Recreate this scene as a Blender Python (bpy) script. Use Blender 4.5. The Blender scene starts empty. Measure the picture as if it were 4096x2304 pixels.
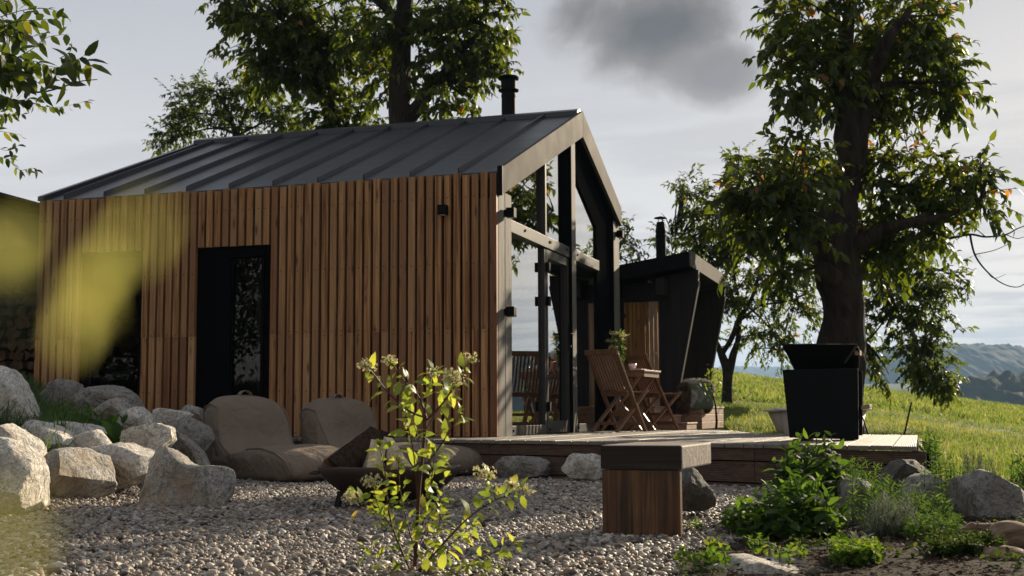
import bpy, math, random
import numpy as np
from mathutils import Vector, Matrix, noise as mnoise
random.seed(7); RNG = np.random.default_rng(11)
SC = bpy.context.scene; COL = SC.collection
# ------------------------------------------------------------------ camera
CAM = np.array([3.745, -11.312, 0.668]); YAW, PITCH, ROLL, FPX = -0.3078, 0.0990, -0.0047, 5097.0
Fv = np.array([math.sin(YAW)*math.cos(PITCH), math.cos(YAW)*math.cos(PITCH), math.sin(PITCH)])
R0 = np.array([math.cos(YAW), -math.sin(YAW), 0.0]); U0 = np.cross(R0, Fv)
Rv = R0*math.cos(ROLL)+U0*math.sin(ROLL); Uv = -R0*math.sin(ROLL)+U0*math.cos(ROLL)
FH = np.array([math.sin(YAW), math.cos(YAW), 0.0]); ZV = np.array([0, 0, 1.0])
K = 4096/2576
def ray(u, v): return Fv+Rv*(u*K-2048)/FPX-Uv*(v*K-1152)/FPX
def at(u, v, d): return CAM+d*ray(u, v)          # a point d metres out, seen at (u, v) of a 2576 px wide view
def on(u, v, ax, val):                            # where that sight line meets a plane
    r = ray(u, v); return CAM+(val-CAM[ax])/r[ax]*r
GZ = 0.15; DZ = 0.46
# ------------------------------------------------------------------ object helpers
def tag(o, label=None, cat=None, group=None, kind=None):
    if label: o['label'] = label
    if cat: o['category'] = cat
    if group: o['group'] = group
    if kind: o['kind'] = kind
    return o
def link(name, me, mat, parent=None, mats=None):
    o = bpy.data.objects.new(name, me); COL.objects.link(o)
    for m in (mats or [mat]): me.materials.append(m)
    if parent is not None: o.parent = parent
    return o
def thing(name, label, cat, group=None):
    o = bpy.data.objects.new(name, None); COL.objects.link(o); o.empty_display_size = .1
    return tag(o, label, cat, group)
def fast_mesh(name, V, loops, totals, rnd=None, smooth=False):
    V = np.asarray(V, np.float32); loops = np.asarray(loops, np.int32); totals = np.asarray(totals, np.int32)
    me = bpy.data.meshes.new(name)
    me.vertices.add(len(V)); me.vertices.foreach_set('co', V.ravel())
    me.loops.add(len(loops)); me.loops.foreach_set('vertex_index', loops)
    me.polygons.add(len(totals))
    st = np.zeros(len(totals), np.int32); st[1:] = np.cumsum(totals)[:-1]
    me.polygons.foreach_set('loop_start', st); me.polygons.foreach_set('loop_total', totals)
    if smooth: me.polygons.foreach_set('use_smooth', np.ones(len(totals), bool))
    if rnd is not None:
        a = me.attributes.new('rnd', 'FLOAT', 'POINT'); a.data.foreach_set('value', np.asarray(rnd, np.float32))
    me.update(calc_edges=True); me.validate()
    return me
class MB:
    def __init__(s): s.v = []; s.f = []; s.r = []; s.cur = 0.0
    def add(s, vs, fs):
        b = len(s.v); s.v.extend([tuple(map(float, p)) for p in vs]); s.r.extend([s.cur]*len(vs))
        s.f.extend([tuple(i+b for i in f) for f in fs]); return s
    def box(s, lo, hi):
        x0, y0, z0 = lo; x1, y1, z1 = hi
        return s.hexa([(x0,y0,z0),(x1,y0,z0),(x1,y1,z0),(x0,y1,z0),(x0,y0,z1),(x1,y0,z1),(x1,y1,z1),(x0,y1,z1)])
    def hexa(s, p): return s.add(p, [(3,2,1,0),(4,5,6,7),(0,1,5,4),(1,2,6,5),(2,3,7,6),(3,0,4,7)])
    def obox(s, c, ax, dims):                     # box centred at c with axes ax (3 vectors), full dims
        c = np.array(c, float); a = [np.array(x, float)*d/2 for x, d in zip(ax, dims)]
        P = [c-a[0]-a[1]-a[2], c+a[0]-a[1]-a[2], c+a[0]+a[1]-a[2], c-a[0]+a[1]-a[2], c-a[0]-a[1]+a[2], c+a[0]-a[1]+a[2], c+a[0]+a[1]+a[2], c-a[0]+a[1]+a[2]]
        return s.hexa(P)
    def bar(s, a, b, w, h, up=(0,0,1)):           # rectangular bar from a to b
        a = np.array(a, float); b = np.array(b, float); d = b-a; L = np.linalg.norm(d); d = d/L
        u = np.array(up, float); x = np.cross(d, u)
        if np.linalg.norm(x) < 1e-3: x = np.cross(d, np.array([1., 0, 0]))
        x /= np.linalg.norm(x); y = np.cross(x, d)
        return s.obox((a+b)/2, (x, d, y), (w, L, h))
    def tube(s, pts, rad, n=8, cap=True):
        pts = [np.array(p, float) for p in pts]; m = len(pts)
        if not hasattr(rad, '__len__'): rad = [rad]*m
        vs = []; px = None
        for i, p in enumerate(pts):
            d = pts[min(i+1, m-1)]-pts[max(i-1, 0)]; d = d/(np.linalg.norm(d)+1e-9)
            if px is None:
                t = np.array([0, 0, 1.]) if abs(d[2]) < .9 else np.array([1., 0, 0]); px = np.cross(d, t)
            px = px-d*(px@d); px /= (np.linalg.norm(px)+1e-9); py = np.cross(d, px)
            for k in range(n):
                a = 2*math.pi*k/n; vs.append(p+rad[i]*(math.cos(a)*px+math.sin(a)*py))
        fs = [(i*n+k, i*n+(k+1) % n, (i+1)*n+(k+1) % n, (i+1)*n+k) for i in range(m-1) for k in range(n)]
        if cap: fs += [tuple(range(n-1, -1, -1)), tuple((m-1)*n+k for k in range(n))]
        return s.add(vs, fs)
    def lathe(s, c, prof, n=24):
        c = np.array(c, float); vs = [c+np.array([r*math.cos(2*math.pi*k/n), r*math.sin(2*math.pi*k/n), z]) for r, z in prof for k in range(n)]
        m = len(prof); fs = [(i*n+k, i*n+(k+1) % n, (i+1)*n+(k+1) % n, (i+1)*n+k) for i in range(m-1) for k in range(n)]
        return s.add(vs, fs)
    def prism(s, poly, off):                      # polygon (3d points) extruded by vector off
        n = len(poly); off = np.array(off, float); P = [np.array(p, float) for p in poly]
        return s.add(P+[p+off for p in P], [tuple(range(n-1, -1, -1)), tuple(range(n, 2*n))]+[(k, (k+1) % n, n+(k+1) % n, n+k) for k in range(n)])
    def build(s, name, mat, parent=None, smooth=False, bevel=0, sub=0, fix=True):
        me = bpy.data.meshes.new(name); me.from_pydata(s.v, [], s.f)
        a = me.attributes.new('rnd', 'FLOAT', 'POINT'); a.data.foreach_set('value', np.array(s.r, np.float32))
        if fix:
            import bmesh
            bm = bmesh.new(); bm.from_mesh(me); bmesh.ops.recalc_face_normals(bm, faces=bm.faces); bm.to_mesh(me); bm.free()
        if smooth: me.polygons.foreach_set('use_smooth', np.ones(len(me.polygons), bool))
        o = link(name, me, mat, parent)
        if bevel:
            m = o.modifiers.new('bevel', 'BEVEL'); m.width = bevel; m.segments = 2; m.limit_method = 'ANGLE'; m.angle_limit = math.radians(50)
        if sub:
            m = o.modifiers.new('sub', 'SUBSURF'); m.levels = sub; m.render_levels = sub
        return o
# ------------------------------------------------------------------ materials
class NT:
    def __init__(s, name):
        s.m = bpy.data.materials.new(name); s.m.use_nodes = True; s.t = s.m.node_tree; s.t.nodes.clear()
        s.out = s.n('ShaderNodeOutputMaterial')
    def n(s, t, **kw):
        x = s.t.nodes.new(t)
        for k, v in kw.items(): setattr(x, k, v)
        return x
    def l(s, a, b): s.t.links.new(a, b)
    def set(s, sock, v):
        if isinstance(v, bpy.types.NodeSocket): s.l(v, sock)
        elif hasattr(sock.default_value, '__len__') and not hasattr(v, '__len__'): sock.default_value = (v,)*len(sock.default_value)
        elif hasattr(v, '__len__') and len(v) == 3 and len(sock.default_value) == 4: sock.default_value = (*v, 1)
        else: sock.default_value = v
    def coord(s, scale=(1, 1, 1), rnd=0, kind='Object'):
        v = s.n('ShaderNodeTexCoord').outputs[kind]
        if rnd:
            a = s.n('ShaderNodeVectorMath', operation='SCALE'); a.inputs[0].default_value = (13.1, 7.7, 5.3)
            s.l(s.attr(), a.inputs['Scale']); b = s.n('ShaderNodeVectorMath', operation='ADD'); s.l(v, b.inputs[0]); s.l(a.outputs[0], b.inputs[1]); v = b.outputs[0]
        m = s.n('ShaderNodeVectorMath', operation='MULTIPLY'); s.l(v, m.inputs[0]); m.inputs[1].default_value = scale
        return m.outputs[0]
    def attr(s, name='rnd'): return s.n('ShaderNodeAttribute', attribute_name=name).outputs['Fac']
    def noise(s, vec, scale=5, detail=4, rough=.55, dist=0):
        x = s.n('ShaderNodeTexNoise'); s.l(vec, x.inputs['Vector']); x.inputs['Scale'].default_value = scale
        x.inputs['Detail'].default_value = detail; x.inputs['Roughness'].default_value = rough; x.inputs['Distortion'].default_value = dist
        return x.outputs['Fac']
    def vor(s, vec, scale=5, feature='F1', out='Distance'):
        x = s.n('ShaderNodeTexVoronoi', feature=feature); s.l(vec, x.inputs['Vector']); x.inputs['Scale'].default_value = scale
        return x.outputs[out]
    def ramp(s, f, stops, interp='LINEAR'):
        x = s.n('ShaderNodeValToRGB'); cr = x.color_ramp; cr.interpolation = interp
        while len(cr.elements) < len(stops): cr.elements.new(.5)
        for e, (p, c) in zip(cr.elements, stops):
            e.position = p; e.color = (*c, 1) if hasattr(c, '__len__') else (c, c, c, 1)
        s.l(f, x.inputs[0]); return x.outputs['Color']
    def mix(s, f, a, b, blend='MIX'):
        x = s.n('ShaderNodeMix', data_type='RGBA', blend_type=blend); s.set(x.inputs['Factor'], f); s.set(x.inputs[6], a); s.set(x.inputs[7], b)
        return x.outputs[2]
    def math(s, op, a, b=0.0, clamp=False):
        x = s.n('ShaderNodeMath', operation=op, use_clamp=clamp); s.set(x.inputs[0], a); s.set(x.inputs[1], b); return x.outputs[0]
    def bump(s, h, strength=.3, dist=.01, normal=None):
        x = s.n('ShaderNodeBump'); s.l(h, x.inputs['Height']); x.inputs['Strength'].default_value = strength; x.inputs['Distance'].default_value = dist
        if normal is not None: s.l(normal, x.inputs['Normal'])
        return x.outputs['Normal']
    def pbr(s, color, rough=.6, metal=0.0, normal=None, spec=.5, trans=None, coat=0):
        b = s.n('ShaderNodeBsdfPrincipled'); s.set(b.inputs['Base Color'], color); s.set(b.inputs['Roughness'], rough); s.set(b.inputs['Metallic'], metal)
        b.inputs['Specular IOR Level'].default_value = spec; b.inputs['Coat Weight'].default_value = coat
        if normal is not None: s.l(normal, b.inputs['Normal'])
        sh = b.outputs[0]
        if trans:
            t = s.n('ShaderNodeBsdfTranslucent'); s.set(t.inputs['Color'], trans[1]); mx = s.n('ShaderNodeMixShader'); mx.inputs[0].default_value = trans[0]
            s.l(sh, mx.inputs[1]); s.l(t.outputs[0], mx.inputs[2]); sh = mx.outputs[0]
        s.l(sh, s.out.inputs['Surface']); return s.m
def wood(name, cols, axis=2, fine=28, rough=.62, rnd=1, knots=.5, spec=.3, groove=None, vary=.5, bump=.25, dirt=None):
    t = NT(name); long = 1.1
    sc = [fine]*3; sc[axis] = long
    v = t.coord(tuple(sc), rnd); g = t.noise(v, 1.0, 6, .6, .8)
    sc2 = [7.0]*3; sc2[axis] = .7; v2 = t.coord(tuple(sc2), rnd); big = t.noise(v2, 1, 3, .5, .3)
    c = t.ramp(g, [(.36, cols[0]), (.5, cols[1]), (.64, cols[2])])
    a = t.attr(); fr = t.math('FRACT', t.math('MULTIPLY', a, 7.31)); fr2 = t.math('FRACT', t.math('MULTIPLY', a, 23.7))
    if vary:
        c = t.mix(t.math('MULTIPLY', fr, vary), c, t.mix(fr2, cols[3], cols[4]), 'MIX')
        c = t.mix(t.math('MULTIPLY', big, .5), c, cols[0], 'MIX')
    if knots:
        sk = [11.0]*3; sk[axis] = 2.6; vk = t.coord(tuple(sk), rnd)
        kd = t.vor(vk, 1.0); kf = t.ramp(kd, [(.05, 1.0), (.16, .25), (.24, 0.0)])
        c = t.mix(t.math('MULTIPLY', kf, knots), c, (cols[0][0]*.25, cols[0][1]*.22, cols[0][2]*.2))
    if dirt:
        dn = t.noise(t.coord((1, 1, 1)), dirt[0], 4, .6); c = t.mix(t.ramp(dn, [(.45, 0.0), (.7, dirt[1])]), c, dirt[2])
    h = g
    if groove:
        w = t.n('ShaderNodeTexWave', wave_type='BANDS', bands_direction='XYZ'[groove[0]]); t.l(t.coord(), w.inputs['Vector']); w.inputs['Scale'].default_value = groove[1]
        nb = t.bump(w.outputs['Fac'], .7, .004); c = t.mix(t.math('MULTIPLY', w.outputs['Fac'], .35), t.mix(.5, c, (0, 0, 0)), c)
        n = t.bump(g, bump, .004, nb)
    else: n = t.bump(g, bump, .004)
    return t.pbr(c, rough, 0, n, spec)
def plain(name, col, rough=.5, metal=0.0, spec=.5, var=.15, nscale=30, bump=.0):
    t = NT(name); n = t.noise(t.coord(), nscale, 4, .6); n2 = t.noise(t.coord(), 3, 3, .6)
    c = t.mix(t.math('MULTIPLY', n, var), col, tuple(x*.45 for x in col)); c = t.mix(t.math('MULTIPLY', n2, var), c, tuple(min(1, x*1.5) for x in col))
    r = t.math('ADD', t.math('MULTIPLY', n2, .2), rough-.1)
    return t.pbr(c, r, metal, t.bump(n, bump, .004) if bump else None, spec)
M = {}
LARCH = [(.11,.039,.013), (.35,.163,.058), (.56,.30,.12), (.135,.047,.02), (.49,.285,.14)]
M['larch'] = wood('larch cladding', LARCH, 2, 42, .6, 1, .85, .25, vary=.85)
M['grey_post'] = wood('weathered grey timber', [(.05,.044,.038), (.16,.145,.128), (.25,.23,.205), (.11,.1,.088), (.19,.175,.155)], 2, 40, .75, 1, .8, .15, bump=.5)
M['dark_wood'] = wood('dark stained boards', [(.008,.006,.006), (.016,.012,.011), (.026,.02,.018), (.01,.008,.008), (.02,.015,.014)], 2, 30, .6, 1, 0, .25)
M['teak_x'] = wood('oiled teak', [(.12,.055,.025), (.22,.11,.052), (.31,.17,.085), (.16,.07,.035), (.26,.15,.08)], 2, 60, .5, 1, 0, .35, vary=.6, bump=.12)
M['deck_top'] = wood('weathered decking boards', [(.21,.17,.135), (.33,.28,.225), (.43,.37,.31), (.25,.19,.145), (.38,.32,.27)], 1, 26, .62, 1, .15, .35, groove=(0, 28), dirt=(2.5, .5, (.2,.15,.11)))
M['deck_edge'] = wood('ribbed decking edge boards', [(.09,.05,.03), (.17,.10,.062), (.24,.15,.095), (.11,.06,.04), (.2,.125,.085)], 0, 26, .62, 1, .4, .25, groove=(2, 26), dirt=(4, .5, (.09,.06,.045)))
M['step_wood'] = wood('step boards', [(.19,.10,.06), (.29,.17,.105), (.37,.235,.16), (.23,.12,.08), (.32,.21,.15)], 1, 26, .6, 1, .3, .3)
M['beam_top'] = wood('weathered oak beam', [(.10,.08,.065), (.25,.205,.165), (.40,.345,.29), (.17,.135,.105), (.3,.255,.21)], 0, 34, .7, 1, .5, .2, bump=1.0, dirt=(5, .6, (.09,.07,.055)))
M['beam_leg'] = wood('brown oiled sleeper', [(.02,.008,.003), (.10,.042,.015), (.2,.095,.036), (.05,.02,.008), (.14,.064,.025)], 2, 38, .55, 1, .6, .3, bump=.9, dirt=(3, .7, (.02,.014,.01)))
M['beam_dark'] = wood('dark sawn beam', [(.012,.009,.007), (.028,.022,.017), (.05,.04,.032), (.02,.015,.012), (.035,.028,.022)], 0, 30, .75, 1, 0, .15, bump=.8)
M['bark_log'] = None
M['roof'] = plain('anthracite standing seam sheet', (.036,.038,.043), .4, .3, .45, .25, 180)
M['fascia'] = plain('brushed grey brown flashing', (.085,.074,.063), .7, .0, .03, .12, 180)
M['frame_metal'] = plain('bronze grey window frame', (.045,.041,.037), .5, .0, .08, .1, 60)
M['black_metal'] = plain('black coated metal', (.006,.006,.0065), .6, .0, .06, .2, 90)
M['black_frame'] = plain('black window frame', (.005,.005,.0055), .8, 0, .0, .1, 40)
M['rust'] = plain('dark rusted steel', (.045,.026,.017), .65, .3, .4, .8, 14, .3)
M['dark_room'] = plain('dark interior lining', (.006,.005,.0045), .9, 0, .0, .2, 6)
M['interior_floor'] = plain('interior floor', (.05,.035,.025), .6, 0, .3, .3, 8)
M['ceramic'] = plain('white ceramic', (.75,.72,.68), .25, 0, .5, .03, 20)
M['tub'] = plain('beige tub shell', (.42,.36,.29), .45, 0, .4, .12, 20)
M['tub_rim'] = plain('pale tub rim', (.62,.58,.52), .35, 0, .5, .06, 20)
M['canvas'] = None
def glass(name, tint=(.5,.52,.52), boost=2.1, base=.10, wav=.012):
    t = NT(name); fr = t.n('ShaderNodeFresnel'); fr.inputs['IOR'].default_value = 1.52
    f = t.math('MULTIPLY_ADD', fr.outputs[0], boost); f.node.inputs[2].default_value = base; f = t.math('MINIMUM', f, .92)
    g = t.n('ShaderNodeBsdfGlossy'); g.inputs['Roughness'].default_value = .002; g.inputs['Color'].default_value = (.93,.95,.96,1)
    nb = t.bump(t.noise(t.coord(), 2.2, 1, .5), .05, wav); t.l(nb, g.inputs['Normal'])
    tr = t.n('ShaderNodeBsdfTransparent'); tr.inputs['Color'].default_value = (*tint, 1)
    mx = t.n('ShaderNodeMixShader'); t.l(f, mx.inputs[0]); t.l(tr.outputs[0], mx.inputs[1]); t.l(g.outputs[0], mx.inputs[2]); t.l(mx.outputs[0], t.out.inputs['Surface']); return t.m
M['glass'] = glass('tinted reflective glazing'); M['glass_side'] = glass('dark side glazing', (.42,.42,.42), .6, .0, .006); M['clear'] = glass('clear glass', (.93,.94,.92), .5, -.01, 0)
def canvas():
    t = NT('taupe canvas'); v = t.coord(); wv = t.noise(v, 420, 2, .5); fold = t.noise(v, 7, 3, .5, .6); d = t.noise(v, 3, 3, .6)
    c = t.mix(t.math('MULTIPLY', wv, .35), (.18,.138,.10), (.12,.09,.066)); c = t.mix(t.math('MULTIPLY', d, .4), c, (.19,.145,.11)); c = t.mix(t.ramp(t.noise(v, 1.6, 5, .65), [(.55, 0.0), (.75, .35)]), c, (.085,.06,.042))
    return t.pbr(c, .85, 0, t.bump(wv, .3, .003, t.bump(fold, .8, .05)), .2)
M['canvas'] = canvas()
def granite(name, tone=1.0, warm=.35, dark=.0, moss=0):
    t = NT(name); v = t.coord(); s1 = t.noise(v, 120, 3, .75); s2 = t.noise(v, 38, 4, .7); pat = t.noise(v, 2.6, 4, .6, .5); cr = t.noise(v, 9, 6, .7, .4)
    c = t.ramp(s1, [(.27, (.07*tone,.07*tone,.072*tone)), (.40, (.32*tone,.315*tone,.30*tone)), (.55, (.50*tone,.49*tone,.47*tone)), (.75, (.60*tone,.59*tone,.565*tone))])
    c = t.mix(t.ramp(s2, [(.40, .6), (.52, 0.0)]), c, (.11*tone,.105*tone,.10*tone)); c = t.mix(t.ramp(cr, [(.34, .8), (.46, 0.0)]), c, (.13*tone,.115*tone,.095*tone))
    c = t.mix(t.ramp(pat, [(.46, 0.0), (.68, warm)]), c, (.40*tone,.30*tone,.185*tone))
    c = t.mix(t.ramp(t.noise(t.coord(), 1.7, 3, .6), [(.53, 0.0), (.7, .6)]), c, (.17*tone,.145*tone,.115*tone))
    if moss: c = t.mix(t.ramp(t.noise(t.coord(), 5, 4, .6), [(.52, 0.0), (.66, moss)]), c, (.08,.10,.03))
    c = t.mix(1.0, c, (1.04,.99,.91), 'MULTIPLY')
    if dark: c = t.mix(dark, c, (.03,.026,.022))
    n = t.bump(s1, .5, .008, t.bump(cr, 1.0, .11)); return t.pbr(c, .82, 0, n, .25)
M['granite'] = granite('pale granite', 1.75, .22); M['granite_warm'] = granite('tan stained granite', 1.15, .85, .0, .15); M['granite_dark'] = granite('dark granite', .5, .4, .3, .2); M['granite_grey'] = granite('grey granite', .9, .2, .1, .1)
M['slab'] = granite('white limestone', 1.55, .3, 0, .25)
def pebbles():
    t = NT('river pebbles'); a = t.attr(); c = t.ramp(a, [(0, (.045,.042,.042)), (.12, (.12,.11,.105)), (.28, (.24,.215,.19)), (.44, (.38,.34,.29)), (.58, (.29,.215,.15)), (.72, (.48,.43,.37)), (.84, (.27,.175,.11)), (.92, (.56,.53,.48)), (1, (.68,.65,.61))])
    c = t.mix(1.0, c, (.80,.765,.72), 'MULTIPLY'); s = t.noise(t.coord(), 160, 3, .7); c = t.mix(t.math('MULTIPLY', s, .5), c, t.mix(.5, c, (.04,.035,.03)))
    return t.pbr(c, .6, 0, None, .35)
M['pebble'] = pebbles()
def soil(name, a, b, sc=14):
    t = NT(name); v = t.coord(); n = t.noise(v, sc, 8, .7, .3); c = t.ramp(n, [(.3, a), (.7, b)]); return t.pbr(c, .95, 0, t.bump(n, 1.0, .04), .1)
M['soil'] = soil('dark garden soil', (.010,.007,.005), (.055,.036,.024)); M['gravel_base'] = soil('gravel bed base', (.03,.028,.025), (.12,.105,.09), 40)
def lawn():
    t = NT('meadow turf'); v = t.coord(); n = t.noise(v, .45, 5, .65, .3); n2 = t.noise(v, 6, 5, .7); 
    c = t.ramp(n2, [(.3, (.09,.13,.024)), (.55, (.16,.2,.045)), (.75, (.22,.23,.075))]); c = t.mix(t.ramp(n, [(.5, 0.0), (.68, .65)]), c, (.17,.13,.055))
    return t.pbr(c, .9, 0, t.bump(n2, 1.0, .08), .1)
M['lawn'] = lawn()
def leafmat(name, cols, trans=.45, tcol=None, rough=.5, spec=.35):
    t = NT(name); a = t.attr(); c = t.ramp(a, cols); 
    tc = t.mix(1.0, c, tcol or (2.3, 2.2, .9), 'MULTIPLY')
    return t.pbr(c, rough, 0, None, spec, (trans, tc))
M['leaf_walnut'] = leafmat('walnut leaves', [(0, (.012,.022,.006)), (.45, (.026,.04,.009)), (.86, (.045,.062,.012)), (.985, (.075,.075,.015)), (1, (.13,.06,.02))], .46, (5.2, 4.5, 1.3))
M['leaf_small'] = leafmat('plum leaves', [(0, (.012,.02,.008)), (.6, (.028,.042,.012)), (.93, (.055,.068,.018)), (1, (.12,.075,.02))], .48, (6.0, 5.4, 1.8))
M['leaf_shrub'] = leafmat('fresh dogwood leaves', [(0, (.11,.17,.03)), (.5, (.2,.27,.05)), (.85, (.29,.33,.08)), (.985, (.34,.33,.09)), (1, (.36,.28,.08))], .55, (2.0, 1.75, .8), .45)
M['leaf_mint'] = leafmat('mint leaves', [(0, (.018,.042,.011)), (.6, (.042,.082,.02)), (1, (.095,.15,.036))], .42, (2.6, 2.5, .8), .65, .12)
M['leaf_fine'] = leafmat('fine herb leaves', [(0, (.03,.06,.014)), (.6, (.06,.11,.025)), (1, (.12,.17,.05))], .38, (2.0, 2.0, .8), .75, .08)
M['leaf_silver'] = leafmat('silver lavender leaves', [(0, (.09,.10,.075)), (.6, (.16,.18,.13)), (1, (.26,.28,.21))], .25, (1.2, 1.25, 1.0), .8, .05)
M['leaf_low'] = leafmat('parsley leaves', [(0, (.04,.09,.012)), (.6, (.09,.16,.02)), (1, (.22,.22,.03))], .4, (1.9, 1.9, .7), .7, .1)
M['mulch'] = leafmat('dry mulch', [(0, (.02,.014,.01)), (.6, (.07,.045,.03)), (1, (.16,.12,.08))], .1, (1,1,1), .9, .02)
M['leaf_dark'] = leafmat('dark creeping leaves', [(0, (.014,.026,.008)), (.7, (.035,.06,.014)), (1, (.09,.10,.025))], .35, (2.0, 2.0, .8), .75, .08)
M['blade'] = leafmat('grass blades', [(0, (.05,.08,.024)), (.4, (.12,.155,.05)), (.75, (.20,.21,.085)), (1, (.29,.22,.12))], .5, (1.9, 1.9, .95), .6, .15)
M['blade_dark'] = leafmat('shaded grass blades', [(0, (.03,.065,.014)), (1, (.07,.12,.03))], .35, (1.8, 1.8, .8))
M['blur_leaf'] = leafmat('yellow green leaf', [(0, (.46,.46,.17)), (1, (.56,.54,.22))], .7, (1.5, 1.45, .95))
M['flower'] = leafmat('cream flowers', [(0, (.5,.44,.24)), (.6, (.66,.6,.4)), (1, (.55,.56,.25))], .35, (1.2, 1.15, .9))
M['stem_red'] = plain('red brown stems', (.075,.028,.02), .6, 0, .3, .4, 60)
M['stem_green'] = plain('green stems', (.05,.07,.02), .6, 0, .3, .3, 60)
M['stem_dark'] = plain('dark purple stems', (.03,.022,.018), .6, 0, .3, .3, 60)
def bark(name, a, b, sc=9):
    t = NT(name); v = t.coord((1, 1, .22)); n = t.noise(v, sc*1.4, 6, .7, 1.2); vo = t.vor(t.coord((1, 1, .28)), sc*1.3); h = t.math('MULTIPLY', n, t.math('ADD', vo, .3)); c = t.ramp(h, [(.1, a), (.45, b)])
    return t.pbr(c, .9, 0, t.bump(h, 1.0, .25), .15)
M['bark'] = bark('furrowed walnut bark', (.005,.004,.0035), (.062,.047,.038), 7); M['bark_thin'] = bark('thin dark bark', (.018,.014,.011), (.075,.06,.048), 25)
M['bark_log'] = bark('firewood bark', (.02,.012,.008), (.11,.065,.04), 30)
M['split'] = wood('split firewood', [(.28,.2,.13), (.46,.36,.25), (.58,.48,.36), (.36,.24,.15), (.52,.4,.28)], 2, 40, .8, 1, 0, .15, vary=.4)
M['cutwood_shaded'] = wood('shaded firewood ends', [(.03,.018,.01), (.08,.045,.025), (.16,.095,.055), (.05,.028,.015), (.12,.07,.04)], 1, 20, .85, 1, 0, .1)  # darkened browns; the woodshed's shade is put into the colour
M['split_dark'] = wood('dark split face', [(.10,.05,.025), (.24,.14,.075), (.36,.235,.14), (.14,.075,.04), (.28,.17,.1)], 2, 30, .8, 1, 0, .15)
M['larch_sunlit'] = wood('sunlit larch slats', [(.24,.10,.03), (.5,.26,.09), (.66,.38,.16), (.3,.13,.045), (.58,.34,.15)], 2, 40, .6, 1, .7, .25)  # brighter larch; sunlight on the sauna slats is put into the colour
M['driftwood'] = wood('decaying driftwood', [(.06,.035,.022), (.2,.13,.082), (.36,.26,.175), (.12,.07,.04), (.27,.18,.115)], 0, 14, .85, 1, .5, .1, bump=1.0)
def fur(name, a, b):
    t = NT(name); n = t.noise(t.coord((1, 1, 1)), 14, 5, .7, .5); c = t.ramp(n, [(.3, a), (.7, b)]); return t.pbr(c, .95, 0, None, .1)
M['fur_grey'] = fur('pale sheepskin', (.42,.39,.35), (.8,.77,.72)); M['fur_brown'] = fur('brown fur', (.05,.03,.018), (.26,.18,.12)); M['hide'] = fur('tan hide', (.13,.08,.05), (.5,.34,.22))
M['pillow'] = plain('sage green linen', (.10,.115,.085), .85, 0, .15, .2, 200, .2); M['pillow_line'] = plain('cream embroidery', (.42,.42,.34), .8, 0, .1, .05)
M['pink'] = plain('pink candle glass', (.62,.2,.17), .3, 0, .5, .1, 20); M['cloth'] = plain('pale gauze cloth', (.6,.5,.47), .9, 0, .1, .2, 60)
M['curtain'] = plain('grey curtain', (.16,.16,.15), .9, 0, .1, .2, 20)
M['turned'] = plain('grey turned wood', (.14,.125,.11), .7, 0, .2, .4, 30, .2)
def hill(name, a, b, sc, field=None):
    t = NT(name); v = t.coord(); n = t.noise(v, sc, 6, .75); n2 = t.noise(v, sc*.13, 4, .6); c = t.ramp(n, [(.3, a), (.7, b)]); c = t.mix(t.ramp(n2, [(.5, 0.0), (.62, .5)]), c, tuple(x*.5 for x in a))
    if field: c = t.mix(t.ramp(n2, [(.60, 0.0), (.62, .9)]), c, field)
    return t.pbr(c, .95, 0, None, .05)
M['hill'] = hill('forested hill', (.006,.013,.006), (.028,.045,.016), .09); M['hill_field'] = hill('valley fields', (.06,.085,.03), (.14,.16,.06), .01, (.30,.26,.15))
# ================================================================== SETTING: terrain
SKY_U = [-2500, 0, 1300, 1700, 1780, 1950, 2190, 2320, 2576, 3000, 4200]; SKY_V = [820, 850, 900, 930, 935, 962, 988, 1003, 1038, 1085, 1120]
DECK_POLY = [(-3.3,.2),(-3.1,-.15),(-1.588,-.62),(.361,-1.3),(1.456,-1.72),(1.47,-1.8),(2.65,-2.38),(3.77,-2.98),(3.74,1.17),(2.05,2.5),(1.72,4.0),(1.3,5.2),(1.3,8.9),(-2,8.9),(-5.3,8.9),(-5.3,2.5),(-4,2.5)]
def inside(x, y, poly):
    r = np.zeros(x.shape, bool); n = len(poly); j = n-1
    for i in range(n):
        xi, yi = poly[i]; xj, yj = poly[j]
        c = ((yi > y) != (yj > y)) & (x < (xj-xi)*(y-yi)/(yj-yi+1e-12)+xi); r ^= c; j = i
    return r
def ss(a, b, x):
    t = np.clip((x-a)/(b-a), 0, 1); return t*t*(3-2*t)
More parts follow.
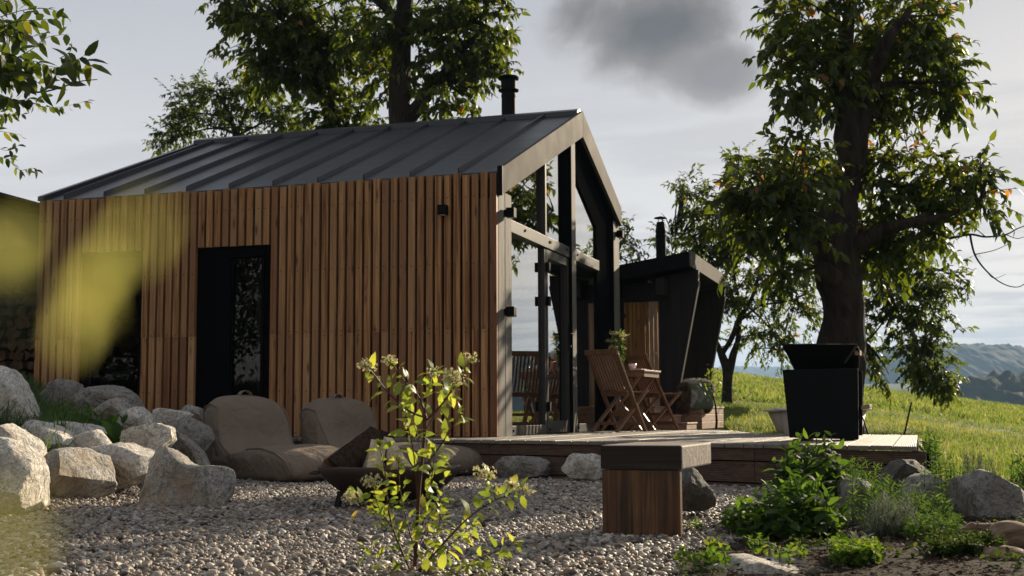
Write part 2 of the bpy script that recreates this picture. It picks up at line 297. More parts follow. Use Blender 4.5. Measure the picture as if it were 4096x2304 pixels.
def height(x, y):
    x = np.asarray(x, float); y = np.asarray(y, float)
    dx, dy = x-CAM[0], y-CAM[1]; D = dx*FH[0]+dy*FH[1]; lat = dx*R0[0]+dy*R0[1]
    Dp = np.maximum(D, 3.0); u = (lat/Dp*FPX*.995+2048)/K
    zs = CAM[2]+(1665-np.interp(u, SKY_U, SKY_V)*K)/FPX*60
    s0 = np.interp(u, [1500, 1950], [15.0, 8.5]); s = np.clip((D-s0)/(60-s0), 0, None); z = GZ+(zs-GZ-.02)*np.minimum(s, 1)**.9
    far = np.clip((D-60)/90, 0, None); z = z-14*far**2/(1+far)
    z = np.maximum(z, -32+z*0)
    wob = .05*np.sin(x*.9+1.3*np.sin(y*.7))*np.cos(y*.8)+.02*np.sin(x*2.7+y*1.9); z = z+wob*ss(10, 20, D)
    # bank beside the house where the boulders lie
    b = (x+.9)*-.908+(y+4.3)*-.419
    bank = .42*ss(.05, .7, b)+.42*ss(.6, 2.4, b); bank = bank*ss(-5.6, -4.0, y)*(1-ss(3.5, 7, y)); z = np.maximum(z, GZ+bank*(u < 1350))
    # right-hand bed rises a little
    z = z+.05*ss(3.2, 4.4, x)*(1-ss(-4.5, -2.8, y))
    ins = inside(x, y, DECK_POLY); z = np.where(ins & ((x > -3.4) | (y > .15)), np.minimum(z, .26), z)
    return z
def klass(x, y):
    dx, dy = x-CAM[0], y-CAM[1]; D = dx*FH[0]+dy*FH[1]
    b = (x+.9)*-.908+(y+4.3)*-.419
    edge = 2.98-.0*y+.07*np.sin(y*3)+np.clip((y+4.6)*-.0, 0, 1)
    edge = np.interp(y, [-12, -7.2, -6.2, -5.4, -4.4, -3.2, -2.2], [2.86, 2.93, 2.98, 3.02, 3.05, 3.0, 2.86])+.05*np.sin(y*5)
    c = np.zeros(x.shape, int)                                    # 0 gravel, 1 soil, 2 lawn
    c[(x > edge) & (y < -1.5)] = 1
    c[(y > -2.3+.25*np.sin(x*2)) & (x > 2.9)] = 2; c[(x > 4.2+.2*np.sin(y*4)) & (y > -3.6+.5*(x-4.2)*0)] = 2
    c[(y > 1.5)] = 2; c[(b > .45) & (x < -.9) & (y > -5.3)] = 1; c[(x < -6.0) | (x > 8)] = 2; c[(b > 3.0) & (x < -2)] = 2
    return c
def terrain():
    def axis(c, near, step, far):
        a = [0]; st = step
        while a[-1] < far:
            a.append(a[-1]+st)
            if a[-1] > near: st *= 1.13
        a = np.array(a); return np.concatenate([c-a[:0:-1], c+a])
    X = axis(1.5, 7, .12, 420); Y = axis(-3, 8, .12, 420); gx, gy = np.meshgrid(X, Y, indexing='ij'); gz = height(gx, gy)
    nx, ny = gx.shape; idx = np.arange(nx*ny).reshape(nx, ny); q = np.stack([idx[:-1,:-1], idx[1:,:-1], idx[1:,1:], idx[:-1,1:]], -1).reshape(-1, 4)
    cx = gx[:-1,:-1]+.5*np.diff(gx, axis=0)[:,:-1]; cy = gy[:-1,:-1]+.5*np.diff(gy, axis=1)[:-1]; k = klass(cx.ravel(), cy.ravel())
    V = np.stack([gx, gy, gz], -1).reshape(-1, 3)
    for i, (nm, mt) in enumerate([('gravel_ground', M['gravel_base']), ('soil', M['soil']), ('lawn', M['lawn'])]):
        f = q[k == i]; used = np.unique(f); mp = np.zeros(len(V), int); mp[used] = np.arange(len(used))
        me = fast_mesh(nm, V[used], mp[f].ravel(), np.full(len(f), 4), smooth=True); tag(link(nm, me, mt), kind='structure')
terrain()
# hills far beyond the meadow, each a solid ridge with a wooded, uneven surface
def hill(name, prof, dist, depth, zbase, mat, rough, seed):
    us = np.linspace(prof[0][0], prof[-1][0], 640); vs = np.interp(us, [p[0] for p in prof], [p[1] for p in prof]); nt = 56; V = []
    for i, (u, v) in enumerate(zip(us, vs)):
        r = ray(u, v); top = CAM[2]+dist*r[2]; bx = CAM[0]+dist*r[0]; by = CAM[1]+dist*r[1]
        for j in range(nt):
            t = j/(nt-1); d = (t-.55)*depth; k = math.sin(min(t/.55, 1)*math.pi/2)**1.3 if t < .55 else math.cos((t-.55)/.45*math.pi/2)
            z = zbase+(top-zbase)*k; x = bx+FH[0]*d; y = by+FH[1]*d
            n = mnoise.noise(Vector((x/160+seed, y/160, 0)))*.9*(k > .02)+mnoise.noise(Vector((x/12, y/12, seed)))*1.0+mnoise.noise(Vector((x/4.5, y/4.5, seed)))*1.1+abs(mnoise.noise(Vector((x/7, y/7, seed+4))))*1.6
            V.append((x, y, z+rough*n))
    L = []; n = len(us)
    for i in range(n-1):
        for j in range(nt-1): L += [i*nt+j, (i+1)*nt+j, (i+1)*nt+j+1, i*nt+j+1]
    me = fast_mesh(name, V, L, np.full(len(L)//4, 4)); return tag(link(name, me, mat), kind='structure')
hill('hill_far', [(1200,960),(1700,930),(1880,926),(1960,926),(2010,922),(2100,928),(2300,950),(2800,960),(3600,940)], 2900, 1500, -30, M['hill'], 3.0, 3)
hill('hill_wooded', [(1900,1010),(2000,965),(2080,930),(2150,893),(2200,879),(2270,873),(2330,870),(2400,871),(2480,873),(2540,880),(2620,890),(2800,900),(3100,870),(3500,850),(4200,900)], 1500, 900, -30, M['hill'], 2.6, 1)
hill('hill_fields', [(1900,1030),(2050,985),(2150,968),(2260,966),(2330,975),(2400,985),(2700,1000),(3400,980)], 1050, 500, -30, M['hill_field'], .5, 2)
hill('hill_near_wood', [(2285,1060),(2310,1003),(2350,981),(2400,965),(2460,955),(2530,948),(2576,943),(2700,935),(2900,915),(3100,885),(3300,868),(3600,858),(4300,875)], 520, 260, -30, M['hill'], 2.2, 5)
# ================================================================== DECK
deck = thing('deck', 'low raised timber deck of grooved boards wrapping the cabin corner', 'deck')
FRONT = [(-3.1,-.15),(-1.588,-.62),(.361,-1.3),(1.456,-1.72),(1.47,-1.8),(2.65,-2.38),(3.77,-2.98)]
fx = [p[0] for p in FRONT]; fy = [p[1] for p in FRONT]
BACK = [(-3.1,-.012),(-.006,-.012),(.004,5.2),(1.3,5.2),(1.72,4.0),(2.05,2.5),(3.76,1.17)]
bxs = [-3.1,-.02,.02,1.3,1.72,2.05,3.76]; bys = [-.012,-.012,5.25,5.2,4.0,2.5,1.17]
b = MB(); x = -3.05; w = .1365
while x < 3.70:
    x1 = min(x+w, 3.755); b.cur = random.random(); y0, y1 = np.interp(x, fx, fy), np.interp(x1, fx, fy)
    xa = x if not (x < 0 < x1) else x; e0, e1 = np.interp(x, bxs, bys), np.interp(x1, bxs, bys)
    if x < 0: e0 = e1 = -.012
    if x < 0 < x1: x1 = 0.0-.001; e0 = e1 = -.012
    zz = DZ+random.uniform(-.0015, .0015)
    cuts = [0, 1] if e0-y0 < 2 else [0, random.uniform(.35, .65), 1]
    for k in range(len(cuts)-1):
        b.cur = random.random(); lo, hi = cuts[k], cuts[k+1]-(.0015 if k < len(cuts)-2 else 0)
        pa, pb = y0+(e0-y0)*lo, y1+(e1-y1)*lo; qa, qb = y0+(e0-y0)*hi, y1+(e1-y1)*hi
        b.hexa([(x,pa-.02,zz-.028),(x1,pb-.02,zz-.028),(x1,qb,zz-.028),(x,qa,zz-.028),(x,pa-.02,zz),(x1,pb-.02,zz),(x1,qb,zz),(x,qa,zz)])
    x = x1+.0065
b.build('deck_boards', M['deck_top'], deck, bevel=.003)
def edge_row(z0, z1, off):
    m = MB()
    for (p, q) in zip(FRONT[:-1], FRONT[1:]):
        p = np.array([*p, 0.]); q = np.array([*q, 0.]); d = q-p; L = np.linalg.norm(d)
        if L < .2: continue
        d /= L; n = np.array([d[1], -d[0], 0]); m.cur = random.random()
        m.obox((p+q)/2-n*(-off)+np.array([0, 0, (z0+z1)/2]), (d, n, (0, 0, 1)), (L-.004, .022, z1-z0))
    p = np.array([3.755, -2.97, 0]); q = np.array([3.74, 1.17, 0]); m.cur = random.random(); m.box((3.742+off, -2.96, z0), (3.764+off, 1.15, z1)); return m
for z0, z1 in ((.345,.428),(.195,.335),(.05,.186)): edge_row(z0, z1, -.012).build('edge_board', M['deck_edge'], deck, bevel=.002)
m = MB()
for p, q in zip(FRONT[:-1], FRONT[1:]):
    p = np.array([*p, 0.]); q = np.array([*q, 0.]); d = q-p; L = np.linalg.norm(d)
    if L < .2: continue
    d /= L; n = np.array([d[1], -d[0], 0]); m.obox((p+q)/2-n*.05+np.array([0, 0, .2]), (d, n, (0, 0, 1)), (L, .03, .44))
m.box((3.69,-2.9,.0),(3.72,1.1,.42)); m.build('deck_frame', M['black_frame'], deck)
# ================================================================== HOUSE
house = thing('cabin', 'small gabled cabin with larch batten cladding, dark metal roof and glazed gable', 'cabin')
LW, WT, HW = 5.15, 5.226, 2.96
def roofz(y): return 2.975+(y-.05)*.4065 if y <= 3.15 else 4.235-(y-3.15)*.4225
DX0, DX1, DZT = -3.149, -2.461, 2.372; WX0, WX1, WZT = -4.557, -3.852, 2.383
b = MB(); sc = MB(); x = -LW; pitch = .0925; cnt = 0
def batten(x0, z0, z1):
    j = random.uniform(-.002, .002); b.cur = random.random(); b.box((x0, 0+j, z0), (x0+.0655+j, .044, z1))
def screw(x, z): sc.lathe((0, 0, 0), [(0, .0)], 3) if False else sc.box((x-.0045, -.004, z-.0045), (x+.0045, .002, z+.0045))
while x < -.06:
    top = HW+random.uniform(-.016, .012); xc = x+.035
    over = (DX0-.03 < xc < DX1+.03) or (WX0-.03 < xc < WX1+.03)
    lim = (DZT if xc > -3.5 else WZT)
    if over: batten(x, lim+random.uniform(0, .004), top)
    else:
        if random.random() < .42: batten(x, .465, 1.468); batten(x, 1.4695, top)
        else: batten(x, .465, top)
    for z in (2.74, 2.096, 1.49, 1.445, .91, .50):
        if (over and z < lim) or (z == 1.445 and cnt % 2): continue
        screw(xc+random.uniform(-.006, .006)-(.012 if cnt % 2 else 0), z+random.uniform(-.005, .005))
    x += pitch+random.uniform(-.0012, .0012); cnt += 1
n0 = len(b.f); bb = len(b.v); b.v += sc.v; b.r += sc.r; b.f += [tuple(i+bb for i in f) for f in sc.f]
clad = b.build('cladding', M['larch'], house); clad.data.materials.append(M['black_metal'])
mi = np.zeros(len(clad.data.polygons), np.int32); mi[n0:] = 1; clad.data.polygons.foreach_set('material_index', mi)
# dark walls behind the battens, left open at the side door and window
b = MB(); Y0, Y1 = .045, .14
b.box((-LW+.01,Y0,-.2),(WX0,Y1,2.93)); b.box((WX1,Y0,-.2),(DX0,Y1,2.93)); b.box((DX1,Y0,-.2),(-.235,Y1,2.93))
b.box((WX0,Y0,WZT),(WX1,Y1,2.93)); b.box((DX0,Y0,DZT),(DX1,Y1,2.93)); b.box((WX0,Y0,-.2),(WX1,Y1,.5)); b.box((DX0,Y0,-.2),(DX1,Y1,.45))
b.prism([(-LW+.01,.145,-.2),(-LW+.01,5.2,-.2),(-LW+.01,5.2,3.3),(-LW+.01,3.15,4.15),(-LW+.01,.145,2.93)], (.1,0,0))
b.box((-LW+.12,5.1,-.2),(-.26,5.2,3.3)); b.build('wall', M['dark_room'], house)
b = MB(); b.box((-LW+.115,.145,.38),(-.18,5.09,.44)); b.build('floor', M['interior_floor'], house)
b = MB(); x = -LW
while x < -.3: b.cur = random.random(); b.box((x, 5.205, .46), (x+.0695, 5.245, 3.28)); x += pitch
b.build('rear_cladding', M['larch'], house)
# roof
roof = MB(); x0, x1 = -LW-.03, .004
def slab(m, xa, xb, ya, yb, up0, up1): m.hexa([(xa,ya,roofz(ya)+up0),(xb,ya,roofz(ya)+up0),(xb,yb,roofz(yb)+up0),(xa,yb,roofz(yb)+up0),(xa,ya,roofz(ya)+up1),(xb,ya,roofz(ya)+up1),(xb,yb,roofz(yb)+up1),(xa,yb,roofz(yb)+up1)])
slab(roof, x0, x1, .05, 3.15, -.09, 0); slab(roof, x0, x1, 3.1501, 5.2, -.09, 0)
ro = roof.build('roof', M['roof'], house)
for k in range(10):
    xr = -4.894+.4985*k; m = MB(); ya, yb = .075, 3.06
    m.hexa([(xr-.013,ya,roofz(ya)-.01),(xr+.013,ya,roofz(ya)-.01),(xr+.013,yb,roofz(yb)-.01),(xr-.013,yb,roofz(yb)-.01),(xr-.004,ya-.01,roofz(ya)+.052),(xr+.004,ya-.01,roofz(ya)+.052),(xr+.006,yb,roofz(yb)+.045),(xr-.006,yb,roofz(yb)+.045)])
    m.build('roof_seam', M['roof'], ro)
m = MB(); slab(m, x0, x1, 3.04, 3.15, .002, .06); slab(m, x0, x1, 3.1501, 3.28, .002, .06); m.build('ridge_cap', M['roof'], ro)
m = MB(); slab(m, x0-.02, x0+.05, .03, 3.2, .002, .055); m.build('verge_flashing', M['roof'], ro)
for k in range(26):
    pass
ch = MB(); cx_, cy_ = -1.156, 4.0; ch.lathe((cx_,cy_,3.6),[(.092,0),(.092,1.13),(.097,1.135),(.097,1.16),(.092,1.165),(.092,1.2),(.097,1.205),(.13,1.21),(.135,1.225),(.097,1.235),(.1,1.36),(.13,1.365),(.137,1.385),(.13,1.40),(.0,1.41)],28); ch.build('chimney', M['black_metal'], ro, smooth=False)
# gable fascia, soffit and reveals
X0, X1 = .004, .048
m = MB(); m.prism([(X0,.03,2.741),(X0,3.133,3.945),(X0,3.14,4.258),(X0,.03,3.006)], (X1-X0,0,0)); m.build('fascia', M['fascia'], house, bevel=.004)
m = MB(); m.prism([(X0,3.135,3.945),(X0,5.16,3.155),(X0,5.16,3.405),(X0,3.142,4.258)], (X1-X0,0,0)); m.build('fascia', M['fascia'], house, bevel=.004)
m = MB(); m.prism([(X0+.002,.004,2.735),(X0+.002,.029,2.735),(X0+.002,.029,3.02),(X0+.002,.004,3.02)], (X1-X0+.006,0,0)); m.build('fascia_end_cap', M['black_metal'], house)
m = MB(); XG = -.06
m.hexa([(-.24,.03,2.72),(.0,.03,2.72),(.0,3.133,3.935),(-.24,3.133,3.935),(-.24,.03,2.90),(.0,.03,2.90),(.0,3.133,4.13),(-.24,3.133,4.13)])
m.hexa([(-.24,3.134,3.935),(.0,3.134,3.935),(.0,5.15,3.13),(-.24,5.15,3.13),(-.24,3.134,4.13),(.0,3.134,4.13),(.0,5.15,3.3),(-.24,5.15,3.3)]); m.build('soffit', M['black_frame'], house)
def post(ya, yb, zt, split, mat, x0=-.235):
    m = MB()
    if split: c = (ya+yb)/2; m.cur = random.random(); m.box((x0,ya,.452),(0,c-.002,zt)); m.cur = random.random(); m.box((x0,c+.002,.452),(0.002,yb,zt))
    else: m.cur = random.random(); m.box((x0,ya,.452),(0,yb,zt))
    return m.build('corner_post' if split or ya > 4 else 'gable_post', mat, house, bevel=.004)
post(.048, .454, 2.80, True, M['grey_post']); post(4.874, 5.2, 3.2, False, M['grey_post']); post(2.755, 2.935, 3.9, False, M['grey_post'])
m = MB(); m.box((-.232,4.855,.453),(-.003,4.872,3.25)); m.build('post_side_sheet', M['black_frame'], house)  # thin black sheet over the far post's side face
yl, ym, yd, yr = .44, on(1368,700,0,XG)[1], on(1423,700,0,XG)[1], 4.853
yd = min(yd, 2.752)
zbt, zbb = 2.585, 2.455
def gtop(y): return (2.735+(y-.03)*.3865 if y < 3.133 else 3.935-(y-3.133)*.4)-.002
def pane(name, pts, mat='glass', th=.008, parent=house):
    m = MB(); m.prism([(XG-.03, y, z) for y, z in pts], (th, 0, 0)); return m.build(name, M[mat], parent)
def quad(ya, yb, za, zb=None): return [(ya,za),(yb,za),(yb,zb if zb else gtop(yb)),(ya,zb if zb else gtop(ya))]
pane('window_pane', quad(yl, ym-.03, .56, zbb)); pane('window_pane', quad(yl, ym-.03, zbt)); pane('window_pane', quad(ym+.03, 2.75, zbt))
yq = on(1501,700,0,XG)[1]; zq = on(1497,572,0,XG)[2]; zp = on(1450,428,0,XG)[2]
pane('window_pane', quad(2.94, yq, .56, zbb)); pane('window_pane', [(2.94,zbt),(yq,zbt),(yq,zq),(2.94,zp)])
m = MB(); xx = XG-.03; m.prism([(xx,yq+.002,.456),(xx,yr,.456),(xx,yr,gtop(yr)),(xx,3.133,gtop(3.133)),(xx,2.938,gtop(2.938)),(xx,2.938,zp+.003),(xx,yq+.002,zq+.003)], (.03,0,0)); m.build('blind_panel', M['black_frame'], house)
m = MB(); m.box((-.23,2.749,.453),(-.004,2.7545,3.82)); m.build('post_side_sheet', M['black_frame'], house)  # thin black sheet over the middle post's side face
fr = MB(); w = .05
def bar(ya, yb, za, zb, pr=0): fr.box((XG-.05, ya, za), (XG+.015+pr, yb, zb))
bar(yl, 2.7545, zbb+.003, zbt-.003, .02); bar(yl, ym-.031, .462, .558, .01)
bar(ym-.03, ym+.03, .461, zbb); fr.box((XG-.05, ym-.028, zbt), (XG+.03, ym+.028, gtop(ym)-.01))
fr.build('window_frame', M['frame_metal'], house, bevel=.003)
fr = MB(); fr.box((XG-.05, 2.9365, zbb+.003), (XG+.035, yq, zbt-.003)); fr.build('window_rail', M['frame_metal'], house, bevel=.003)
fr = MB(); fr.box((XG-.05, 2.9365, .462), (XG+.025, yq, .558)); fr.build('window_rail', M['frame_metal'], house, bevel=.003)
m = MB()
for y in (1.0, 1.95, ym+.12, 2.6, 3.1): m.lathe((0,0,0),[(0,0)],3) if False else m.obox((XG+.04, y, zbt-.05), ((1,0,0),(0,1,0),(0,0,1)), (.016,.022,.022))
for y in (.6, 1.9, 3.1): m.obox((XG+.03, y, .51), ((1,0,0),(0,1,0),(0,0,1)), (.016,.022,.022))
m.build('frame_bolts', M['black_metal'], house)
door = MB(); da, db = ym+.034, 2.747
for (ya, yb, za, zb) in ((da,da+.06,.47,zbb-.005),(db-.06,db,.47,zbb-.005),(da+.06,db-.06,zbb-.10,zbb-.005),(da+.06,db-.06,.47,.60)): door.box((XG-.05,ya,za),(XG+.02,yb,zb))
dr = door.build('front_door', M['frame_metal'], house, bevel=.003); pane('door_pane', quad(da+.055, db-.055, .60, zbb-.10), 'glass', .008, dr)
m = MB(); hy = db-.03; m.box((XG+.02,hy-.016,1.38),(XG+.03,hy+.016,1.70)); m.tube([(XG+.03,hy,1.58),(XG+.07,hy,1.58),(XG+.075,hy-.14,1.575)], .011, 8); m.tube([(XG+.03,hy,1.44),(XG+.05,hy,1.44)], .014, 8); m.build('door_handle', M['black_metal'], dr)
for z in (2.25, 1.88, .75): m = MB(); m.box((XG+.021,da-.03,z-.05),(XG+.06,da+.035,z+.05)); m.build('door_hinge', M['black_metal'], dr)
# side window and side door
w_ = MB()
for (a,b_,c,d) in ((WX0,WX0+.05,.5,WZT),(WX1-.05,WX1,.5,WZT),(WX0+.05,WX1-.05,WZT-.06,WZT),(WX0+.05,WX1-.05,.5,.56)): w_.box((a+.001,.02,c),(b_-.001,.13,d-.001))
sw = w_.build('side_window', M['black_frame'], house); m = MB(); m.box((WX0+.05,.07,.56),(WX1-.05,.078,WZT-.06)); m.build('window_pane', M['glass_side'], sw)
w_ = MB(); xm = -2.84
for (a,b_,c,d) in ((DX0,xm,.46,DZT),(DX1-.03,DX1,.46,DZT),(xm,DX1-.03,DZT-.11,DZT),(xm,DX1-.03,.46,.55)): w_.box((a+.001,.02,c),(b_-.001,.13,d-.001))
sd = w_.build('side_door', M['black_frame'], house); m = MB(); m.box((xm,.07,.55),(DX1-.03,.078,DZT-.11)); m.build('door_pane', M['glass_side'], sd)
# wall lamps
def lamp(c, ax, label, up=True):
    t = thing('wall_lamp', label, 'wall lamp', 'black cube wall lamps on the cabin'); c = np.array(c); n = np.array(ax, float); s = np.cross((0,0,1), n)
    m = MB(); m.obox(c+n*.062, (s, n, (0,0,1)), (.085,.082,.095)); m.build('lamp_housing', M['black_metal'], t, bevel=.004)
    m = MB(); m.obox(c+n*.0105, (s, n, (0,0,1)), (.06,.02,.06)); m.build('mounting_plate', M['black_metal'], t)
    m = MB(); m.obox(c+n*.062-np.array([0,0,.0495]), (s, n, (0,0,1)), (.05,.05,.004)); m.build('diffuser', M['ceramic'], t)
lamp((-.52,-.001,2.612),(0,-1,0),'black cube lamp on the batten wall near the cabin corner')
lamp((.002,.25,2.60),(1,0,0),'upper black lamp on the wide grey post beside the battens'); lamp((.002,.24,1.645),(1,0,0),'lower black lamp on the wide grey post beside the battens')
lamp((.0,5.0,3.03),(1,0,0),'upper black lamp on the far grey post of the gable'); lamp((.0,5.0,1.61),(1,0,0),'lower black lamp on the far grey post by the sauna')
# things seen dimly through the side glazing
v = thing('turned_lamp_stand', 'turned grey wooden lamp stand inside behind the side door glass', 'lamp'); c = (-2.79,.42,.44)
m = MB(); m.box((c[0]-.12,c[1]-.12,.441),(c[0]+.12,c[1]+.12,.80)); m.build('plinth', M['turned'], v)
m = MB(); m.lathe((c[0],c[1],.801),[(0,0),(.06,0),(.065,.03),(.045,.06),(.07,.12),(.075,.17),(.05,.21),(.045,.24),(.07,.28),(.072,.32),(.045,.35),(.04,.36),(.04,.48),(0,.48)],20); m.build('turned_stem', M['turned'], v, smooth=True)
m = MB(); pts = [(-2.62+.01*i+.0*i, .3+.02*math.sin(i*2.2), z) for i in range(14) for z in (0,)]
vs = [(-2.67+.013*i, .26+.02*math.sin(i*2.1), z) for z in (.46, 2.3) for i in range(14)]; m.add(vs, [(i, i+1, 15+i, 14+i) for i in range(13)])
o = m.build('curtain', M['curtain'], None, smooth=True); tag(o, 'grey curtain hanging inside behind the side door glass', 'curtain'); sm = o.modifiers.new('thick', 'SOLIDIFY'); sm.thickness = .004
t = thing('hanging_hide_lamp', 'rough tan hide lampshade hanging behind the left side window', 'lamp'); c = on(320,840,1,.5)
m = MB(); m.tube([c+(0,0,.1), (c[0],c[1],2.8)], .004, 6); m.tube([c-(0,0,.12), c+(.03,0,-.3), c+(-.05,0,-.42)], .003, 5); m.build('cord', M['black_metal'], t)
# ================================================================== ROCKS
def rock(label, pts, depth, thick, mat, seed, group=None, cat='boulder', name='boulder', rough=1.0, cuts=16, sink=0, nt=96, npf=36, e=.42):
    rs = np.random.default_rng(seed); s = depth*K/FPX; P = np.array(pts, float); c = (P.min(0)+P.max(0))/2*.5+P.mean(0)*.5
    C = at(c[0], c[1], depth)-(0, 0, sink); Q = (P-c)*np.array([1, -1])*s; th = np.linspace(-math.pi, math.pi, nt, endpoint=False); r = np.zeros(nt)
    for i, a in enumerate(th):
        d = np.array([math.cos(a), math.sin(a)])
        for k in range(len(Q)):
            p, q = Q[k], Q[(k+1) % len(Q)]; ev = q-p; den = d[0]*ev[1]-d[1]*ev[0]
            if abs(den) < 1e-9: continue
            tt = (p[0]*ev[1]-p[1]*ev[0])/den; uu = (p[0]*d[1]-p[1]*d[0])/den
            if tt > 0 and -1e-6 <= uu <= 1+1e-6: r[i] = max(r[i], tt)
        if r[i] == 0: r[i] = .05
    ph = np.linspace(-math.pi/2, math.pi/2, npf); V = []
    L = np.zeros((nt, npf, 3))
    for j, f in enumerate(ph):
        cf = max(math.cos(f), 0)**e; sf = math.copysign(abs(math.sin(f))**.9, math.sin(f))
        L[:, j, 0] = r*np.cos(th)*cf; L[:, j, 1] = thick/2*sf; L[:, j, 2] = r*np.sin(th)*cf
    A = L.reshape(-1, 3); ext = max(r.max(), thick/2)
    for k in range(cuts):                            # flat broken faces, most of them turned towards -y and up
        n = np.array([rs.normal(0, .7), -abs(rs.normal(.75, .35)), rs.normal(.25, .55)]) if k % 3 else np.array([rs.normal(0, .5), abs(rs.normal(.6, .3)), rs.normal(.3, .5)])
        n /= np.linalg.norm(n); dp = A@n; h = np.quantile(dp, .995)*rs.uniform(.62, .93); o = dp-h; mk = o > 0; A[mk] -= np.outer(o[mk]*.97, n)
    out = np.zeros_like(A); off = seed*3.1
    for i, a in enumerate(A):
        q = Vector((a[0]*2.1/ext*.5+off, a[1]*2.1/ext*.5, a[2]*2.1/ext*.5)); n1 = mnoise.noise(q*1.6); n2 = mnoise.noise(q*5)*.45; n3 = mnoise.noise(q*13)*.22; vd = mnoise.voronoi(q*2.3)[0]; n4 = (vd[1]-vd[0])*.55-abs(mnoise.noise(q*3.2+Vector((9, 0, 0))))*.7; vd = mnoise.voronoi(q*5.5)[0]; n4 += (vd[1]-vd[0])*.3
        dd = a/(np.linalg.norm(a)+1e-6); out[i] = a+dd*(n1*.35+n2+n3+n4)*.045*ext*rough*min(1.6, .55+np.linalg.norm(a)/ext)
    W = C+np.outer(out[:, 0], R0)+np.outer(out[:, 1], FH)+np.outer(out[:, 2], ZV)
    f = []; 
    for i in range(nt):
        i2 = (i+1) % nt
        for j in range(npf-1): f += [i*npf+j, i*npf+j+1, i2*npf+j+1, i2*npf+j]
    me = fast_mesh(name, W-C, f, np.full(len(f)//4, 4), smooth=True); me.set_sharp_from_angle(angle=math.radians(27)); o = link(name, me, M[mat]); o.location = C
    return tag(o, label, cat, group)
def cr(pts, ox=0, oy=1300, sc=1.443): return [((ox+x/sc)/K, (oy+y/sc)/K) for x, y in pts]
BANK = 'granite boulders heaped on the bank'
rocks = [
 ('tall smooth grey granite boulder standing in grass at the far left edge', [(-90,240),(0,232),(60,262),(110,340),(150,430),(185,530),(150,600),(-90,610)], 8.9, .7, 'granite', 1),
 ('dark low boulder against the batten wall, topmost in the left heap', [(240,400),(290,350),(350,310),(400,320),(510,355),(480,400),(420,450),(300,480)], 11.3, .6, 'granite_grey', 2),
 ('long grey boulder with a humped top under the left side window', [(370,480),(450,400),(520,360),(590,335),(650,335),(720,370),(800,410),(850,460),(848,520),(760,560),(560,600),(420,560)], 10.9, .7, 'granite_grey', 3),
 ('brown topped boulder tucked under the long humped boulder', [(470,590),(500,545),(560,480),(640,435),(700,415),(740,430),(790,475),(760,540),(640,610),(540,620)], 10.2, .55, 'granite_warm', 4),
 ('rounded pale boulder behind the broad green leaves', [(590,620),(650,540),(720,490),(800,470),(850,510),(880,570),(870,610),(790,645),(660,660)], 9.7, .5, 'granite', 5),
 ('flat topped pale boulder near the battens beside the side door', [(845,510),(880,490),(930,480),(990,490),(1080,500),(1125,520),(1080,570),(950,600),(870,580)], 10.5, .5, 'granite', 6),
 ('small ochre stained boulder beside the left beanbag', [(1020,500),(1060,470),(1095,455),(1160,480),(1190,580),(1120,600),(1040,560)], 10.9, .4, 'granite_warm', 7),
 ('large grey blue boulder leaning against the left beanbag', [(965,570),(990,540),(1040,525),(1110,540),(1190,590),(1222,660),(1215,740),(1170,790),(1060,740),(985,650)], 10.0, .7, 'granite_grey', 8),
 ('slanted slate grey slab wedged below the left beanbag', [(985,640),(995,610),(1020,612),(1110,680),(1170,740),(1205,810),(1140,830),(1060,800),(1000,730)], 9.3, .35, 'granite_grey', 9),
 ('pale boulder with a sharp peak behind the notched rock', [(680,660),(700,625),(730,610),(830,580),(920,565),(980,590),(998,690),(950,740),(820,740),(720,720)], 8.7, .6, 'granite', 10),
 ('big pale boulder with a sloping front behind the tan block', [(75,590),(110,560),(190,548),(300,560),(380,620),(465,720),(420,770),(300,790),(210,740),(100,650)], 8.2, .7, 'granite', 11),
 ('greenish grey boulder half hidden between two pale boulders', [(310,575),(340,552),(400,560),(520,580),(600,640),(590,700),(450,720),(370,660)], 8.8, .55, 'granite', 12),
 ('small smooth pale boulder with a grass tuft before it', [(425,680),(460,635),(500,610),(560,605),(620,640),(655,690),(600,750),(470,745)], 8.25, .45, 'granite', 13),
 ('thin pale boulder lying behind the small smooth one', [(485,580),(500,566),(560,585),(640,620),(685,660),(660,700),(580,690),(510,640)], 9.1, .4, 'granite', 14),
 ('orange tinted pale boulder cut by the left picture edge', [(-90,580),(-20,555),(40,560),(110,590),(200,650),(245,700),(250,770),(170,780),(40,740),(-90,740)], 7.5, .7, 'granite', 15),
 ('stepped pale granite boulder low at the left edge', [(-90,680),(-20,655),(60,655),(140,670),(190,715),(235,770),(250,830),(240,940),(215,1060),(120,1130),(-90,1140)], 6.75, .8, 'granite', 16),
 ('broad tan fronted boulder with a flat sloping top on the gravel', [(212,1045),(218,930),(250,775),(330,715),(430,708),(520,740),(640,775),(668,860),(660,960),(560,1012),(470,1042),(400,1066),(320,1060)], 7.45, .75, 'granite_warm', 17),
 ('bright white boulder between the tan boulder and the notched rock', [(500,745),(560,705),(640,685),(720,680),(830,690),(900,690),(960,740),(900,850),(810,900),(740,935),(670,948),(640,860),(560,790)], 8.0, .7, 'granite', 18),
 ('brown notched boulder standing alone on the gravel before the beanbags', [(812,800),(818,750),(830,690),(905,658),(950,680),(1000,720),(1050,765),(1085,803),(1130,815),(1180,812),(1300,820),(1335,840),(1352,880),(1330,985),(1280,1072),(1180,1112),(1000,1117),(880,1102),(820,1085)], 7.3, .55, 'granite_warm', 19),
]
for lb, pts, d, th, mt, sd_ in rocks: rock(lb, cr(pts), d, th, mt, sd_, BANK)
rock('long flat grey boulder under the deck edge, right of the beanbag', [(1232,1160),(1245,1150),(1300,1147),(1370,1150),(1402,1158),(1408,1180),(1390,1195),(1300,1206),(1235,1200)], 10.1, .34, 'granite_grey', 30, 'boulders along the deck')
